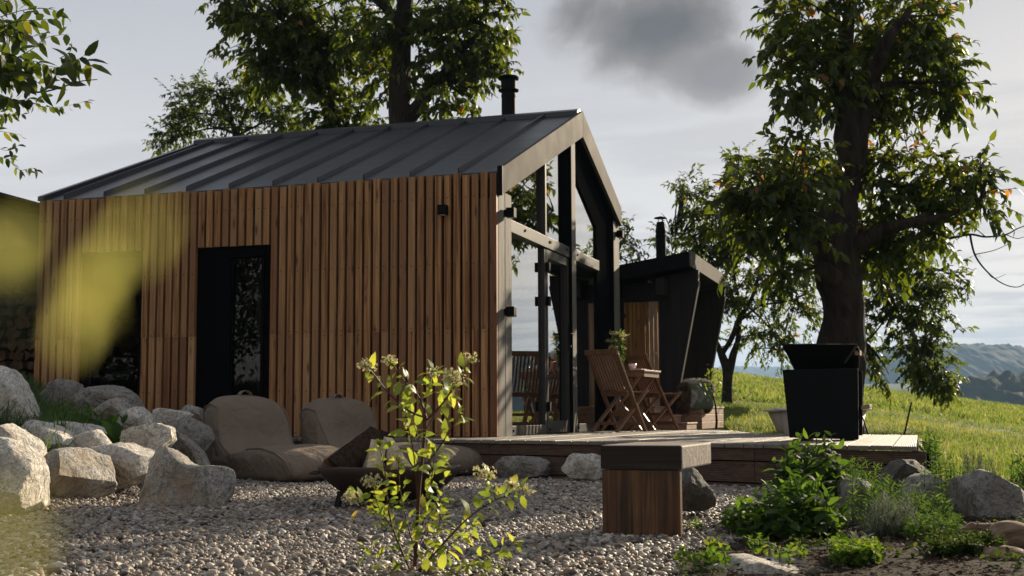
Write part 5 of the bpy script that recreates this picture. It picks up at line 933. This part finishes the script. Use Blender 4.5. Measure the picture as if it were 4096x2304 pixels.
# ================================================================== PLANTS
# ---------- flowering dogwood shrub in front
SH = thing('dogwood_shrub', 'young flowering dogwood shrub with red stems and fresh green leaves in the gravel', 'shrub'); DS = 4.15
rs = np.random.default_rng(9); st_ = MB(); fo = Foliage(); fl = Foliage(); tips = []
def c3u(x, y): return ((700+x/1.4436)/K, (1300+y/1.4436)/K)
def shoot(path, d0, d1, w0, w1, n, L, skip=.0, flower=0, term=True):
    k = len(path); n = int(n*1.2+.5); P, r = limb([(*c3u(*p), d0+(d1-d0)*i/(k-1), w0+(w1-w0)*i/(k-1)) for i, p in enumerate(path)], 6); st_.tube(P, r, 6); P = np.array(P); m_ = len(P)-1
    for j in range(n):
        t = skip+(1-skip)*(j+.7)/n; t *= m_; i = min(int(t), m_-1); p = P[i]+(P[i+1]-P[i])*(t-i); dr = unit(P[min(i+1, m_)]-P[i]); az = rs.uniform(0, 2*math.pi); a = unit(np.cross(dr, np.array([math.cos(az), math.sin(az), .2])))
        for sg in (1, -1):
            dd = a*sg*.95+dr*.45+np.array([0, 0, .05])+rs.normal(0, .18, 3); ll = 1.12*L*rs.uniform(.6, 1.2)*(1-.25*j/n); pet = unit(dd)*.012
            fo.add(p+pet, dd, ZV+rs.normal(0, .6, 3)+unit(dd)*-.3, ll, ll*rs.uniform(.46, .6), min(1, rs.random()*.93+(.1 if rs.random() < .05 else 0)))
    e = P[-1]; dr = unit(P[-1]-P[-3])
    if term:
        for q in range(4): a = unit(rs.normal(size=3)); fo.add(e, dr+a*.6, ZV+rs.normal(0, .4, 3), L*.6, L*.3, rs.random())
    if flower:
        for q in range(int(44*flower)):
            x = unit(rs.normal(size=3)); x[2] = x[2]*.7; p = e+dr*.02+x*rs.random()**.5*.030*flower**.4
            if q % 4 == 0: st_.tube([e, p], [.0011,.0007], 3, False)
            for w in range(3): fl.add(p, rs.normal(size=3), rs.normal(size=3), .0065, .0054, rs.random())
base = c3u(1380,1449); gb_ = at(1040,1449,DS); zg = float(height(gb_[0], gb_[1]))
vv = 1449+zg*0; b0 = (1383,1475)
shoot([b0,(1395,1200),(1410,950),(1430,750),(1450,530)], DS, DS, 11, 7, 0, .05, .3, 0, False)
SHOOTS = [([(1450,535),(1360,500),(1240,400),(1160,300),(1125,255)],4.15,4.05,6,2.5,6,.05,.25,1.3),([(1450,535),(1410,420),(1330,330),(1262,235)],4.15,4.2,6,2.5,6,.052,.2,1.3),([(1450,550),(1530,470),(1590,390),(1640,310),(1695,220)],4.15,4.1,6,2.5,7,.048,.2,1.0),([(1590,390),(1600,350),(1605,310)],4.1,4.0,3,2,1,.04,0,2.2),([(1440,500),(1460,400),(1480,300),(1490,275)],4.15,4.25,4,2,4,.05,.2,.8),([(1440,620),(1500,520),(1560,420),(1600,380)],4.15,4.3,4,2,5,.055,.2,0),
 ([(1420,850),(1500,740),(1570,640),(1645,510)],4.15,4.0,5,2,7,.05,.15,0),([(1400,1000),(1380,760),(1350,600),(1330,490)],4.15,4.05,4,2,6,.052,.15,0),([(1430,800),(1400,640),(1370,560),(1350,520)],4.15,4.3,3,1.5,4,.05,.2,0),([b0,(1260,1180),(1225,1000),(1210,830),(1180,700)],4.15,4.0,6,2.2,11,.05,.25,0),([(1390,1330),(1330,1100),(1300,950),(1290,800)],4.15,4.1,4,2,8,.048,.15,.3),([(1390,1449),(1560,1250),(1700,1110),(1850,1010),(2005,960)],4.15,4.0,6,2,9,.046,.25,.8),([(1850,1010),(1835,950),(1800,880)],4.05,4.0,3,1.6,3,.045,.1,2.2),([(1900,990),(1925,965),(1940,935)],4.03,3.98,2.5,1.5,1,.04,.1,.9),
 ([(1395,1350),(1500,1100),(1545,950),(1560,790)],4.15,4.2,4,2,8,.05,.15,0),([(1395,1250),(1460,1050),(1480,900),(1500,740)],4.15,4.05,4,2,8,.048,.15,0),([(1400,1449),(1650,1400),(1800,1330),(1960,1270)],4.15,3.95,4,1.6,10,.046,.2,0),([(1370,1449),(1220,1380),(1100,1290)],4.15,4.0,3.5,1.6,6,.045,.2,0),([(1400,1420),(1600,1260),(1720,1160)],4.15,4.25,4,1.8,8,.046,.15,0),([(1260,1180),(1180,1060),(1140,930)],4.08,4.0,3,1.8,5,.046,.1,1.6),([(1140,1080),(1070,1050),(1030,1010)],4.05,4.0,2.6,1.5,2,.042,.2,1.3),([(1225,1180),(1140,1080)],4.06,4.05,3,2.4,2,.045,.1,0),([(1395,1420),(1480,1330),(1520,1200),(1530,1060)],4.1,4.1,3,1.6,8,.045,.1,0),([(1400,1449),(1540,1430),(1700,1449),(1850,1380)],4.05,3.9,3,1.5,9,.045,.1,0),([(1390,1300),(1440,1200),(1450,1080)],4.1,4.0,3,1.6,6,.045,.1,0),([(1370,1400),(1300,1300),(1290,1180)],4.1,4.0,3,1.6,5,.045,.1,0)]
for q in SHOOTS: shoot(*q)
st_.build('stems', M['stem_red'], SH, smooth=True, fix=False); fo.build('foliage', 'leaf_shrub', SH, 'oval', .3, .16); fl.build('flower_clusters', 'flower', SH, 'leaf', .1, .1)
# ---------- herbs in the bed
def herb(label, name, spots, mat, L, aspect, n, tpl='oval', stem='stem_green', lean=.25, sr=.003, pair=True, up=.35, droop=.3, fold=.14, topscale=.6, seed=0, whorl=2):
    t = thing(name, label, 'plant', None); rs = np.random.default_rng(seed); m = MB(); fo = Foliage()
    for (u, v, d) in spots:                         # (u, v) is where the tip of a stem is seen, d its depth
        e = at(u, v, d); b = e.copy(); b[:2] += rs.normal(0, lean*.35, 2)*(e[2]-GZ); b[2] = float(height(b[0], b[1]))-.01
        if e[2] < b[2]+.05: e[2] = b[2]+.06
        mid = (b+e)/2+np.array([*rs.normal(0, .02, 2), 0]); P = bez(b, mid, e, 8); m.tube(P, np.linspace(sr, sr*.5, 8), 4, False); H = np.linalg.norm(e-b); k = max(3, int(n*H)); az = rs.uniform(0, 6)
        for j in range(k):
            q = .12+.88*(j+1)/k; i = min(int(q*7), 6); p = P[i]+(P[i+1]-P[i])*(q*7-i); az += 1.57+rs.normal(0, .2)
            for w in range(whorl):
                a = az+w*2*math.pi/whorl; dd = np.array([math.cos(a), math.sin(a), up+.6*(q > .93)+rs.normal(.1, .4)]); ll = L*rs.uniform(.75, 1.15)*(1 if q < .75 else 1-(1-topscale)*(q-.75)/.25); fo.add(p, dd, ZV+rs.normal(0, .55, 3), ll, ll*aspect, min(1, .25*q+rs.random()*.7))
    m.build('stems', M[stem], t, fix=False); fo.build('foliage', mat, t, tpl, droop, fold); return t
rs = np.random.default_rng(4)
def spots(poly, d0, d1, n):
    P = np.array([((2800+x/1.9877)/K, (1700+y/1.9877)/K) for x, y in poly]); lo, hi = P.min(0), P.max(0); out = []
    while len(out) < n:
        q = rs.uniform(lo, hi)
        if inside(np.array([q[0]]), np.array([q[1]]), [tuple(p) for p in P])[0]: out.append((q[0], q[1], rs.uniform(d0, d1)))
    return out
def tips6(pts, d): return [((2800+x/1.9877)/K, (1700+y/1.9877)/K, d+rs.uniform(-.12, .12)) for x, y in pts]
MI = lambda poly, d0, d1, n: spots(poly, d0, d1, n)
herb('tall dark mint clump standing against the deck edge', 'mint_plant', tips6([(790,100),(930,95),(1045,85),(860,110),(990,130),(690,200),(740,170),(1100,190),(1190,300),(590,300),(1140,330),(830,230),(900,260),(960,200),(1060,240),(700,280)], 6.3)+MI([(620,300),(760,200),(1050,220),(1180,360),(1120,560),(700,560)], 6.1, 6.5, 34), 'leaf_mint', .085, .5, 26, stem='stem_dark', sr=.0045, seed=1, up=.3)
herb('bright leafy mint clump spilling onto the gravel', 'mint_plant', tips6([(540,500),(440,540),(330,600),(600,520),(780,480),(820,370),(720,380),(920,450),(940,420),(1000,520),(690,500),(880,560),(470,640),(390,680),(290,700),(240,730),(560,620),(650,620),(740,600),(1040,610),(960,640),(1080,690),(520,720),(620,720),(330,780),(430,780),(700,730),(800,700),(880,720),(980,760),(1050,780),(300,850),(400,860),(520,830),(640,830),(760,820),(860,830)], 5.45)+MI([(300,640),(560,520),(800,420),(980,480),(1080,700),(1060,850),(350,880),(240,760)], 5.2, 5.75, 90), 'leaf_mint', .085, .46, 28, sr=.0035, seed=2, up=.35)
herb('wispy tarragon with narrow leaves between the grey boulders', 'tarragon_plant', spots([(1180,300),(1300,210),(1400,300),(1530,380),(1640,460),(1800,470),(1950,520),(2040,700),(2030,860),(1750,800),(1600,600),(1380,560),(1200,400)], 5.5, 6.4, 80), 'leaf_fine', .045, .16, 60, 'leaf', seed=3, up=.6, sr=.002, whorl=3)
herb('low feathery herb mat right of the lavender', 'herb_plant', spots([(1650,700),(2000,650),(2080,820),(2050,900),(1700,900),(1600,850)], 5.0, 5.5, 120), 'leaf_fine', .03, .2, 90, 'leaf', seed=4, up=.5, sr=.0018, whorl=3)
herb('silvery lavender bush with needle leaves in front of the tarragon', 'lavender_plant', spots([(1380,620),(1450,540),(1560,580),(1700,560),(1720,700),(1650,880),(1450,900),(1360,800)], 5.15, 5.5, 110), 'leaf_silver', .042, .1, 100, 'needle', 'stem_green', .5, .0022, True, .9, .15, 0, .8, 5, 3)
herb('tall airy hyssop stems between the right boulders', 'hyssop_plant', spots([(1800,230),(2000,250),(2180,330),(2180,450),(2080,560),(1980,540),(1900,420),(1760,320)], 6.2, 7.2, 60), 'leaf_fine', .04, .2, 45, 'leaf', seed=6, up=.5, sr=.002)
herb('dark weeds growing beside the deck corner', 'weed_plant', spots([(1800,20),(1850,60),(1900,150),(1860,230),(1760,260)], 7.9, 8.5, 26), 'leaf_fine', .07, .3, 26, 'leaf', seed=7, up=.5)
LV = herb('purple tipped lavender at the meadow edge behind the dark boulder', 'lavender_plant', spots([(2090,210),(2180,210),(2360,290),(2370,390),(2230,380),(2100,300)], 7.2, 7.9, 44), 'leaf_silver', .04, .12, 55, 'needle', seed=8, up=1.0, sr=.0022)
herb('dark leafy shoot at the right edge behind the boulder', 'weed_plant', spots([(2480,260),(2560,200),(2600,300),(2580,460),(2500,440)], 6.6, 7.2, 20), 'leaf_mint', .06, .4, 24, seed=9)
herb('low spreading weeds at the right edge of the soil', 'weed_plant', spots([(2420,480),(2560,470),(2600,560),(2450,560)], 6.2, 6.6, 16), 'leaf_low', .04, .5, 50, seed=19)
herb('parsley patch with yellow green curly leaves in the front soil', 'parsley_plant', spots([(1080,1000),(1200,960),(1330,970),(1420,1080),(1400,1170),(1200,1180),(1080,1120)], 4.25, 4.65, 130), 'leaf_low', .026, .7, 120, 'oval', seed=10, up=.4, sr=.0018, whorl=3)
herb('low green leaves creeping along the rotting log', 'creeping_plant', spots([(1850,940),(2050,960),(2300,1050),(2430,1150),(2250,1190),(2000,1100),(1850,1050)], 4.3, 4.75, 100), 'leaf_dark', .024, .6, 120, 'oval', seed=11, up=.4, sr=.0018, whorl=3)
herb('small upright seedling at the gravel edge below the mint', 'seedling_plant', tips6([(455,870),(430,950),(490,960),(540,970),(400,1000),(370,1030),(470,1020)], 4.75), 'leaf_low', .034, .5, 70, seed=12, up=.3, sr=.002)
herb('small broad leaved weed by the white cobbles', 'weed_plant', tips6([(170,985),(210,995),(110,1130),(80,1120),(150,1130),(100,1150)], 4.35), 'leaf_low', .04, .6, 70, seed=13, up=.5)
herb('low leaves beside the white slab', 'weed_plant', tips6([(590,1060),(630,1080),(690,1070),(750,1090),(800,1100),(840,1110),(700,1100)], 4.45), 'leaf_low', .03, .6, 80, seed=14, up=.4)
herb('pale sage seedling standing alone in the dark soil', 'sage_plant', tips6([(1215,905),(1330,890),(1225,930)], 4.75), 'leaf_silver', .055, .32, 40, seed=15, up=.4)
herb('yellowing seedling under the round topped boulder', 'seedling_plant', tips6([(1090,880),(1130,860),(1010,880),(1040,920),(1120,920)], 4.8), 'leaf_low', .035, .55, 60, seed=16, up=.4)
fw = thing('white_flower', 'single white daisy flower in the parsley at the bottom edge', 'flower'); c = at((2800+1255/1.9877)/K, (1700+1165/1.9877)/K, 4.2); fo = Foliage()
for k in range(34): a = rs.uniform(0, 6.28); fo.add(c, np.array([math.cos(a), math.sin(a), rs.uniform(.1, 1.2)]), ZV, .02, .009, rs.random())
fo.build('petals', 'flower', fw); m = MB(); m.tube([np.array([c[0],c[1],float(height(c[0],c[1]))-.01]), c], .002, 5); m.build('stem', M['stem_green'], fw)
herb('broad green dock leaves between the pale boulders', 'dock_plant', [(*cr([(655,575)])[0], 8.9), (*cr([(710,570)])[0], 8.9)], 'leaf_mint', .16, .55, 6, seed=17, up=1.4, sr=.004)
herb('dark fern like weeds on the bank under the side window', 'weed_plant', [(*cr([(x, y)])[0], d) for x, y, d in [(400,440,9.9),(440,470,9.8),(480,490,9.7),(520,520,9.5),(560,510,9.6),(420,500,9.6),(360,480,9.8),(470,530,9.4),(350,520,9.6),(320,470,10),(400,530,9.4),(510,470,9.9),(590,515,9.5)]], 'leaf_fine', .09, .22, 34, 'leaf', seed=18, up=.5, whorl=3)
# wild flowers in the vase
vs, p = FLW; m = MB(); fo = Foliage(); fl = Foliage(); rs = np.random.default_rng(77)
for k in range(9):
    a = rs.uniform(0, 6.28); h = rs.uniform(.25, .46); e = p+np.array([math.cos(a)*.16*rs.random(), math.sin(a)*.16*rs.random(), h]); P = bez(p+ZV*.02, p+ZV*h*.6, e, 6); m.tube(P, np.linspace(.003, .0018, 6), 4, False)
    for j in range(14): q = e+np.array([*rs.normal(0, .035, 2), rs.uniform(0, .03)]); m.tube([e-ZV*.03, q], [.0012, .0008], 3, False); [fl.add(q+rs.normal(0, .008, 3), rs.normal(size=3), rs.normal(size=3), .013, .010, rs.random()) for _ in range(6)]
    for j in range(16): q = P[rs.integers(2, 6)]; fo.add(q+rs.normal(0, .01, 3), rs.normal(size=3), rs.normal(0, .5, 3)+ZV, .09, .02, rs.random())
m.build('stems', M['stem_green'], vs, fix=False); fo.build('foliage', 'leaf_fine', vs); fl.build('umbels', 'flower', vs)
# ---------- low ground cover and fallen bits over the soil
rs = np.random.default_rng(31); n = 60000; xs = rs.uniform(2.8, 6.2, n); ys = rs.uniform(-8.3, -2.4, n); ok = (klass(xs, ys) == 1) & (xs > 2.5); xs, ys = xs[ok], ys[ok]; nn = np.array([mnoise.noise(Vector((a*2.2, b_*2.2, 1))) for a, b_ in zip(xs, ys)]); 
k = (nn > .2) & (rs.random(len(nn)) < .6); P = np.stack([xs[k], ys[k], height(xs[k], ys[k])+rs.uniform(0, .045, k.sum())], 1); D = rs.normal(size=(len(P), 3))*[1, 1, .5]+[0, 0, .3]; L_ = rs.uniform(.012, .032, len(P))
tag(leaves('ground_cover', P, D, rs.normal(0, .4, (len(P), 3))+ZV, L_, L_*.55, 'leaf_dark', None, 'oval', .2, .1), 'low green ground cover over the dark soil', 'ground cover', kind='stuff')
k = (nn < .2) & (rs.random(len(nn)) < .55); P = np.stack([xs[k], ys[k], height(xs[k], ys[k])+rs.uniform(0, .015, k.sum())], 1); D = rs.normal(size=(len(P), 3))*[1, 1, .25]; L_ = rs.uniform(.01, .04, len(P))
tag(leaves('mulch', P, D, rs.normal(0, .5, (len(P), 3))+ZV, L_, L_*rs.uniform(.1, .4, len(P)), 'mulch', None, 'leaf', .2, .1), 'bits of bark and dead leaves strewn on the soil', 'mulch', kind='stuff')
L_ = rs.uniform(.015, .05, len(LITTER)); tag(leaves('leaf_litter', LITTER, rs.normal(size=(len(LITTER), 3))*[1, 1, .2], rs.normal(0, .4, (len(LITTER), 3))+ZV, L_, L_*rs.uniform(.08, .5, len(L_)), 'mulch', None, 'leaf', .3, .1), 'dry leaf scraps and twigs fallen on the gravel', 'leaf litter', kind='stuff')
for lb, uv, d in (('tiny green weed sprouting from the gravel right of the bench', (1740,1330), 5.6), ('small weed in the gravel below the bench corner', (1715,1425), 4.4), ('tiny weed at the bottom edge of the gravel near the slab', (1770,1440), 4.25), ('small green weed in the gravel left of the mint', (1800,1395), 4.75)):
    herb(lb, 'weed_plant', [(uv[0]+rs.normal(0, 12), uv[1]-14+rs.normal(0, 6), d) for _ in range(5)], 'leaf_low', .03, .5, 60, seed=int(uv[0]), up=.5, sr=.0015)
# ---------- grass
def tufts(name, label, xs, ys, hmin, hmax, w, per, mat, seed, kind='stuff', lean=.5):
    rs = np.random.default_rng(seed); n = len(xs)*per; x = np.repeat(xs, per)+rs.normal(0, .03, n); y = np.repeat(ys, per)+rs.normal(0, .03, n); z = height(x, y)-.01
    D = np.stack([rs.normal(0, lean, n), rs.normal(0, lean, n), np.ones(n)], 1); h = rs.uniform(hmin, hmax, n); tone = np.repeat(np.clip(rs.normal(.42, .2, len(xs))+.35*np.array([mnoise.noise(Vector((a*.35, b_*.35, 3))) for a, b_ in zip(xs, ys)]), 0, 1), per)
    o = leaves(name, np.stack([x, y, z], 1), D, rs.normal(size=(n, 3)), h, h*w, mat, None, 'blade', .35, 0, np.clip(tone+rs.normal(0, .12, n), 0, 1)); return tag(o, label, 'grass', kind=kind)
rs = np.random.default_rng(12); n = 76000; D = 9+np.sort(rs.random(n)**1.7)*58; la = rs.uniform(-.18, .76, n); xs = CAM[0]+FH[0]*D+R0[0]*la*D; ys = CAM[1]+FH[1]*D+R0[1]*la*D
ok = (klass(xs, ys) == 2) & ~inside(xs, ys, DECK_POLY) & (ys > -3.4); xs, ys, D = xs[ok], ys[ok], D[ok]
a = D < 24; tufts('grass', 'short uneven meadow grass sloping up behind the deck', xs[a], ys[a], .03, .10, .12, 5, 'blade', 1); tufts('grass', 'meadow grass covering the far part of the slope', xs[~a], ys[~a], .07, .17, .22, 4, 'blade', 2)
bx = rs.uniform(-6.2, -.9, 9000); by = rs.uniform(-5.0, 1.0, 9000); b_ = (bx+.9)*-.908+(by+4.3)*-.419; ok = (b_ > .55) & (height(bx, by) > .35) & ~((bx > -5.3) & (by > -.1)); bx, by = bx[ok][:2600], by[ok][:2600]
tufts('grass', 'dark rough grass growing on the bank between boulders', bx, by, .07, .22, .05, 5, 'blade_dark', 3)
# ---------- out of focus twig close to the lens
T = thing('near_branch', 'blurred yellow green leaves of a branch close to the viewer at the left', 'branch'); m = MB(); fo = Foliage(); dn = .108
NL = [((215,760),(330,520),dn,.33),((175,880),(235,640),dn,.36),((330,640),(395,490),dn-.02,.42),((-30,600),(90,740),dn+.02,.36),((60,560),(-20,700),dn,.5),((250,800),(200,640),dn,.4),((-60,1330),(90,1330),dn-.04,.5),((-40,1449),(80,1260),dn-.04,.5),((-80,1240),(30,1290),dn-.04,.6)]
for (a, b_, d, w) in NL:
    A, B_ = at(*a, d), at(*b_, d); dd = B_-A; L = np.linalg.norm(dd); fo.add(A, dd, -FH*.8+ZV*.5+R0*.1, L*.8, L*w*.5, rs.random())
m.tube([at(-700,1700,.2), at(-300,900,.17), at(-120,820,.13), at(60,800,.115), at(210,780,.108)], [.002,.0015,.001,.0005,.0004], 5); m.tube([at(-300,900,.17), at(-160,1200,.13), at(-60,1340,.1)], [.0015,.001,.0005], 5); m.tube([at(-120,820,.13), at(60,700,.115), at(180,640,.11), at(320,640,.1)], [.001,.0006,.0005,.0004], 5); m.tube([at(-120,820,.13), at(-60,600,.15)], [.0008,.0005], 5)
m.build('twig', M['stem_green'], T, fix=False); fo.build('foliage', 'blur_leaf', T, 'oval', .15, .1)
# ================================================================== LIGHT, AIR, CAMERA
SUN_A, SUN_E = math.radians(19), math.radians(19)           # azimuth from +y towards +x
w = bpy.data.worlds.new('World'); SC.world = w; w.use_nodes = True; t = w.node_tree; t.nodes.clear()
def n(ty, **kw):
    x = t.nodes.new(ty)
    for k, v in kw.items(): setattr(x, k, v)
    return x
def mth(op, a, b=0.0, c=None, clamp=False):
    x = n('ShaderNodeMath', operation=op, use_clamp=clamp)
    for i, q in enumerate((a, b, c)):
        if q is None: continue
        if isinstance(q, bpy.types.NodeSocket): t.links.new(q, x.inputs[i])
        else: x.inputs[i].default_value = q
    return x.outputs[0]
def mixc(f, a, b):
    x = n('ShaderNodeMix', data_type='RGBA')
    for s, q in ((x.inputs['Factor'], f), (x.inputs[6], a), (x.inputs[7], b)):
        if isinstance(q, bpy.types.NodeSocket): t.links.new(q, s)
        elif hasattr(q, '__len__'): s.default_value = (*q, 1)
        else: s.default_value = q
    return x.outputs[2]
def rampw(f, stops):
    x = n('ShaderNodeValToRGB'); cr_ = x.color_ramp
    while len(cr_.elements) < len(stops): cr_.elements.new(.5)
    for e, (p, c) in zip(cr_.elements, stops): e.position = p; e.color = (*c, 1) if hasattr(c, '__len__') else (c, c, c, 1)
    t.links.new(f, x.inputs[0]); return x.outputs[0]
def dot(v, d):
    x = n('ShaderNodeVectorMath', operation='DOT_PRODUCT'); t.links.new(v, x.inputs[0]); x.inputs[1].default_value = tuple(d); return x.outputs['Value']
def nz(v, scale, detail=5, rough=.55, dist=0, mul=None):
    if mul: y = n('ShaderNodeVectorMath', operation='MULTIPLY'); t.links.new(v, y.inputs[0]); y.inputs[1].default_value = mul; v = y.outputs[0]
    x = n('ShaderNodeTexNoise'); t.links.new(v, x.inputs['Vector']); x.inputs['Scale'].default_value = scale; x.inputs['Detail'].default_value = detail; x.inputs['Roughness'].default_value = rough; x.inputs['Distortion'].default_value = dist; return x.outputs['Fac']
sky = n('ShaderNodeTexSky', sky_type='NISHITA'); sky.sun_disc = False; sky.sun_elevation = SUN_E; sky.sun_rotation = SUN_A; sky.air_density = 1.2; sky.dust_density = 2.5
G_ = n('ShaderNodeTexCoord').outputs['Generated']; sep = n('ShaderNodeSeparateXYZ'); t.links.new(G_, sep.inputs[0]); el = sep.outputs[2]
SKYK = 49.0
veil = rampw(mth('MULTIPLY_ADD', nz(G_, 2.2, 4), .12, mth('ADD', el, -.06)), [(0.0, (.104*SKYK,.096*SKYK,.089*SKYK)), (.10, (.091*SKYK,.086*SKYK,.083*SKYK)), (.32, (.053*SKYK,.0535*SKYK,.057*SKYK)), (.8, (.040*SKYK,.042*SKYK,.048*SKYK))])
col = mixc(.965, sky.outputs[0], veil)
# high streaks low over the hills
pr = mth('DIVIDE', 1.0, mth('ADD', mth('MAXIMUM', el, 0.0), .07)); cmb = n('ShaderNodeVectorMath', operation='SCALE'); t.links.new(G_, cmb.inputs[0]); t.links.new(pr, cmb.inputs['Scale'])
stk = nz(cmb.outputs[0], .9, 6, .6, .4, (1.0, 2.2, 0.0)); band = mth('MULTIPLY', rampw(stk, [(.46, 0.0), (.60, 1.0)]), rampw(el, [(.0, .0), (.05, .75), (.2, .5), (.33, 0.0)])); col = mixc(mth('MULTIPLY', band, .75), col, (.052*SKYK,.049*SKYK,.049*SKYK))
# the big dark cloud and its smaller neighbour
def cloud(u, v, ru, rv, col_in, dark, edge, seed, k=1.0):
    e0 = ray(u, v); e0 = e0/np.linalg.norm(e0); e1 = np.cross(e0, ZV); e1 /= np.linalg.norm(e1); e2 = np.cross(e1, e0); d0 = mth('MAXIMUM', dot(G_, e0), .05); a = mth('DIVIDE', dot(G_, e1), d0); b = mth('DIVIDE', dot(G_, e2), d0); s = K/FPX
    a = mth('DIVIDE', a, ru*s); b = mth('DIVIDE', b, rv*s); r = mth('SQRT', mth('ADD', mth('MULTIPLY', a, a), mth('MULTIPLY', b, b))); nn = nz(G_, 7+seed, 6, .55, .4); n2 = nz(G_, 22+seed, 5, .6, .2)
    f = mth('ADD', mth('SUBTRACT', 1.0, r), mth('ADD', mth('MULTIPLY', mth('SUBTRACT', nn, .5), 1.7), mth('MULTIPLY', mth('SUBTRACT', n2, .5), .55))); x = mixc(mth('MULTIPLY', rampw(f, [(.0, 0.0), (.45, .9)]), k), col_in, edge); return mixc(mth('MULTIPLY', rampw(mth('ADD', f, mth('MULTIPLY', b, .15)), [(.15, 0.0), (.75, .95)]), k), x, dark)
DK, EG = (.0125*SKYK,.0117*SKYK,.0116*SKYK), (.034*SKYK,.030*SKYK,.0275*SKYK)
col = cloud(1640,70,300,170,col,DK,EG,0); col = cloud(1780,180,150,85,col,(.026*SKYK,.024*SKYK,.0235*SKYK),EG,2,.8); col = cloud(2010,-10,110,60,col,(.028*SKYK,.026*SKYK,.026*SKYK),EG,4,.9)
bg = n('ShaderNodeBackground'); bg.inputs['Strength'].default_value = .1; t.links.new(col, bg.inputs['Color']); ow = n('ShaderNodeOutputWorld'); t.links.new(bg.outputs[0], ow.inputs['Surface'])
sl = bpy.data.lights.new('sun', 'SUN'); sl.energy = 5.0; sl.angle = math.radians(.55); sl.color = (1, .84, .62); so = bpy.data.objects.new('sun', sl); COL.objects.link(so)
sd = Vector((math.sin(SUN_A)*math.cos(SUN_E), math.cos(SUN_A)*math.cos(SUN_E), math.sin(SUN_E))); so.rotation_euler = sd.to_track_quat('Z', 'Y').to_euler(); so.location = (10, 30, 20)
# hazy valley air
HAZE = 0.00026
m = MB(); m.box((-3600,-420,-62), (4200,4600,190)); hz = m.build('haze', M['clear']); hz.data.materials.clear(); hm = bpy.data.materials.new('valley haze'); hm.use_nodes = True; ht = hm.node_tree; ht.nodes.clear(); ho = ht.nodes.new('ShaderNodeOutputMaterial'); pv = ht.nodes.new('ShaderNodeVolumePrincipled'); pv.inputs['Color'].default_value = (.44,.68,1,1); pv.inputs['Density'].default_value = HAZE; ht.links.new(pv.outputs[0], ho.inputs['Volume']); hz.data.materials.append(hm); tag(hz, 'pale blue haze lying over the valley', 'haze', kind='stuff')
cd = bpy.data.cameras.new('camera'); co = bpy.data.objects.new('camera', cd); COL.objects.link(co); SC.camera = co
Mx = Matrix(((Rv[0],Uv[0],-Fv[0],CAM[0]),(Rv[1],Uv[1],-Fv[1],CAM[1]),(Rv[2],Uv[2],-Fv[2],CAM[2]),(0,0,0,1))); co.matrix_world = Mx
cd.sensor_width = 36; cd.lens = FPX/4096*36; cd.clip_start = .05; cd.clip_end = 12000; cd.dof.use_dof = True; cd.dof.focus_distance = 7.0; cd.dof.aperture_fstop = 7.1; cd.dof.aperture_blades = 0
vs_ = SC.view_settings; vs_.view_transform = 'Standard'; vs_.look = 'None'; vs_.exposure = 0.98; vs_.gamma = 1.0
SC.cycles.max_bounces = 8; SC.cycles.transparent_max_bounces = 12; SC.cycles.volume_bounces = 0; SC.cycles.use_denoising = True
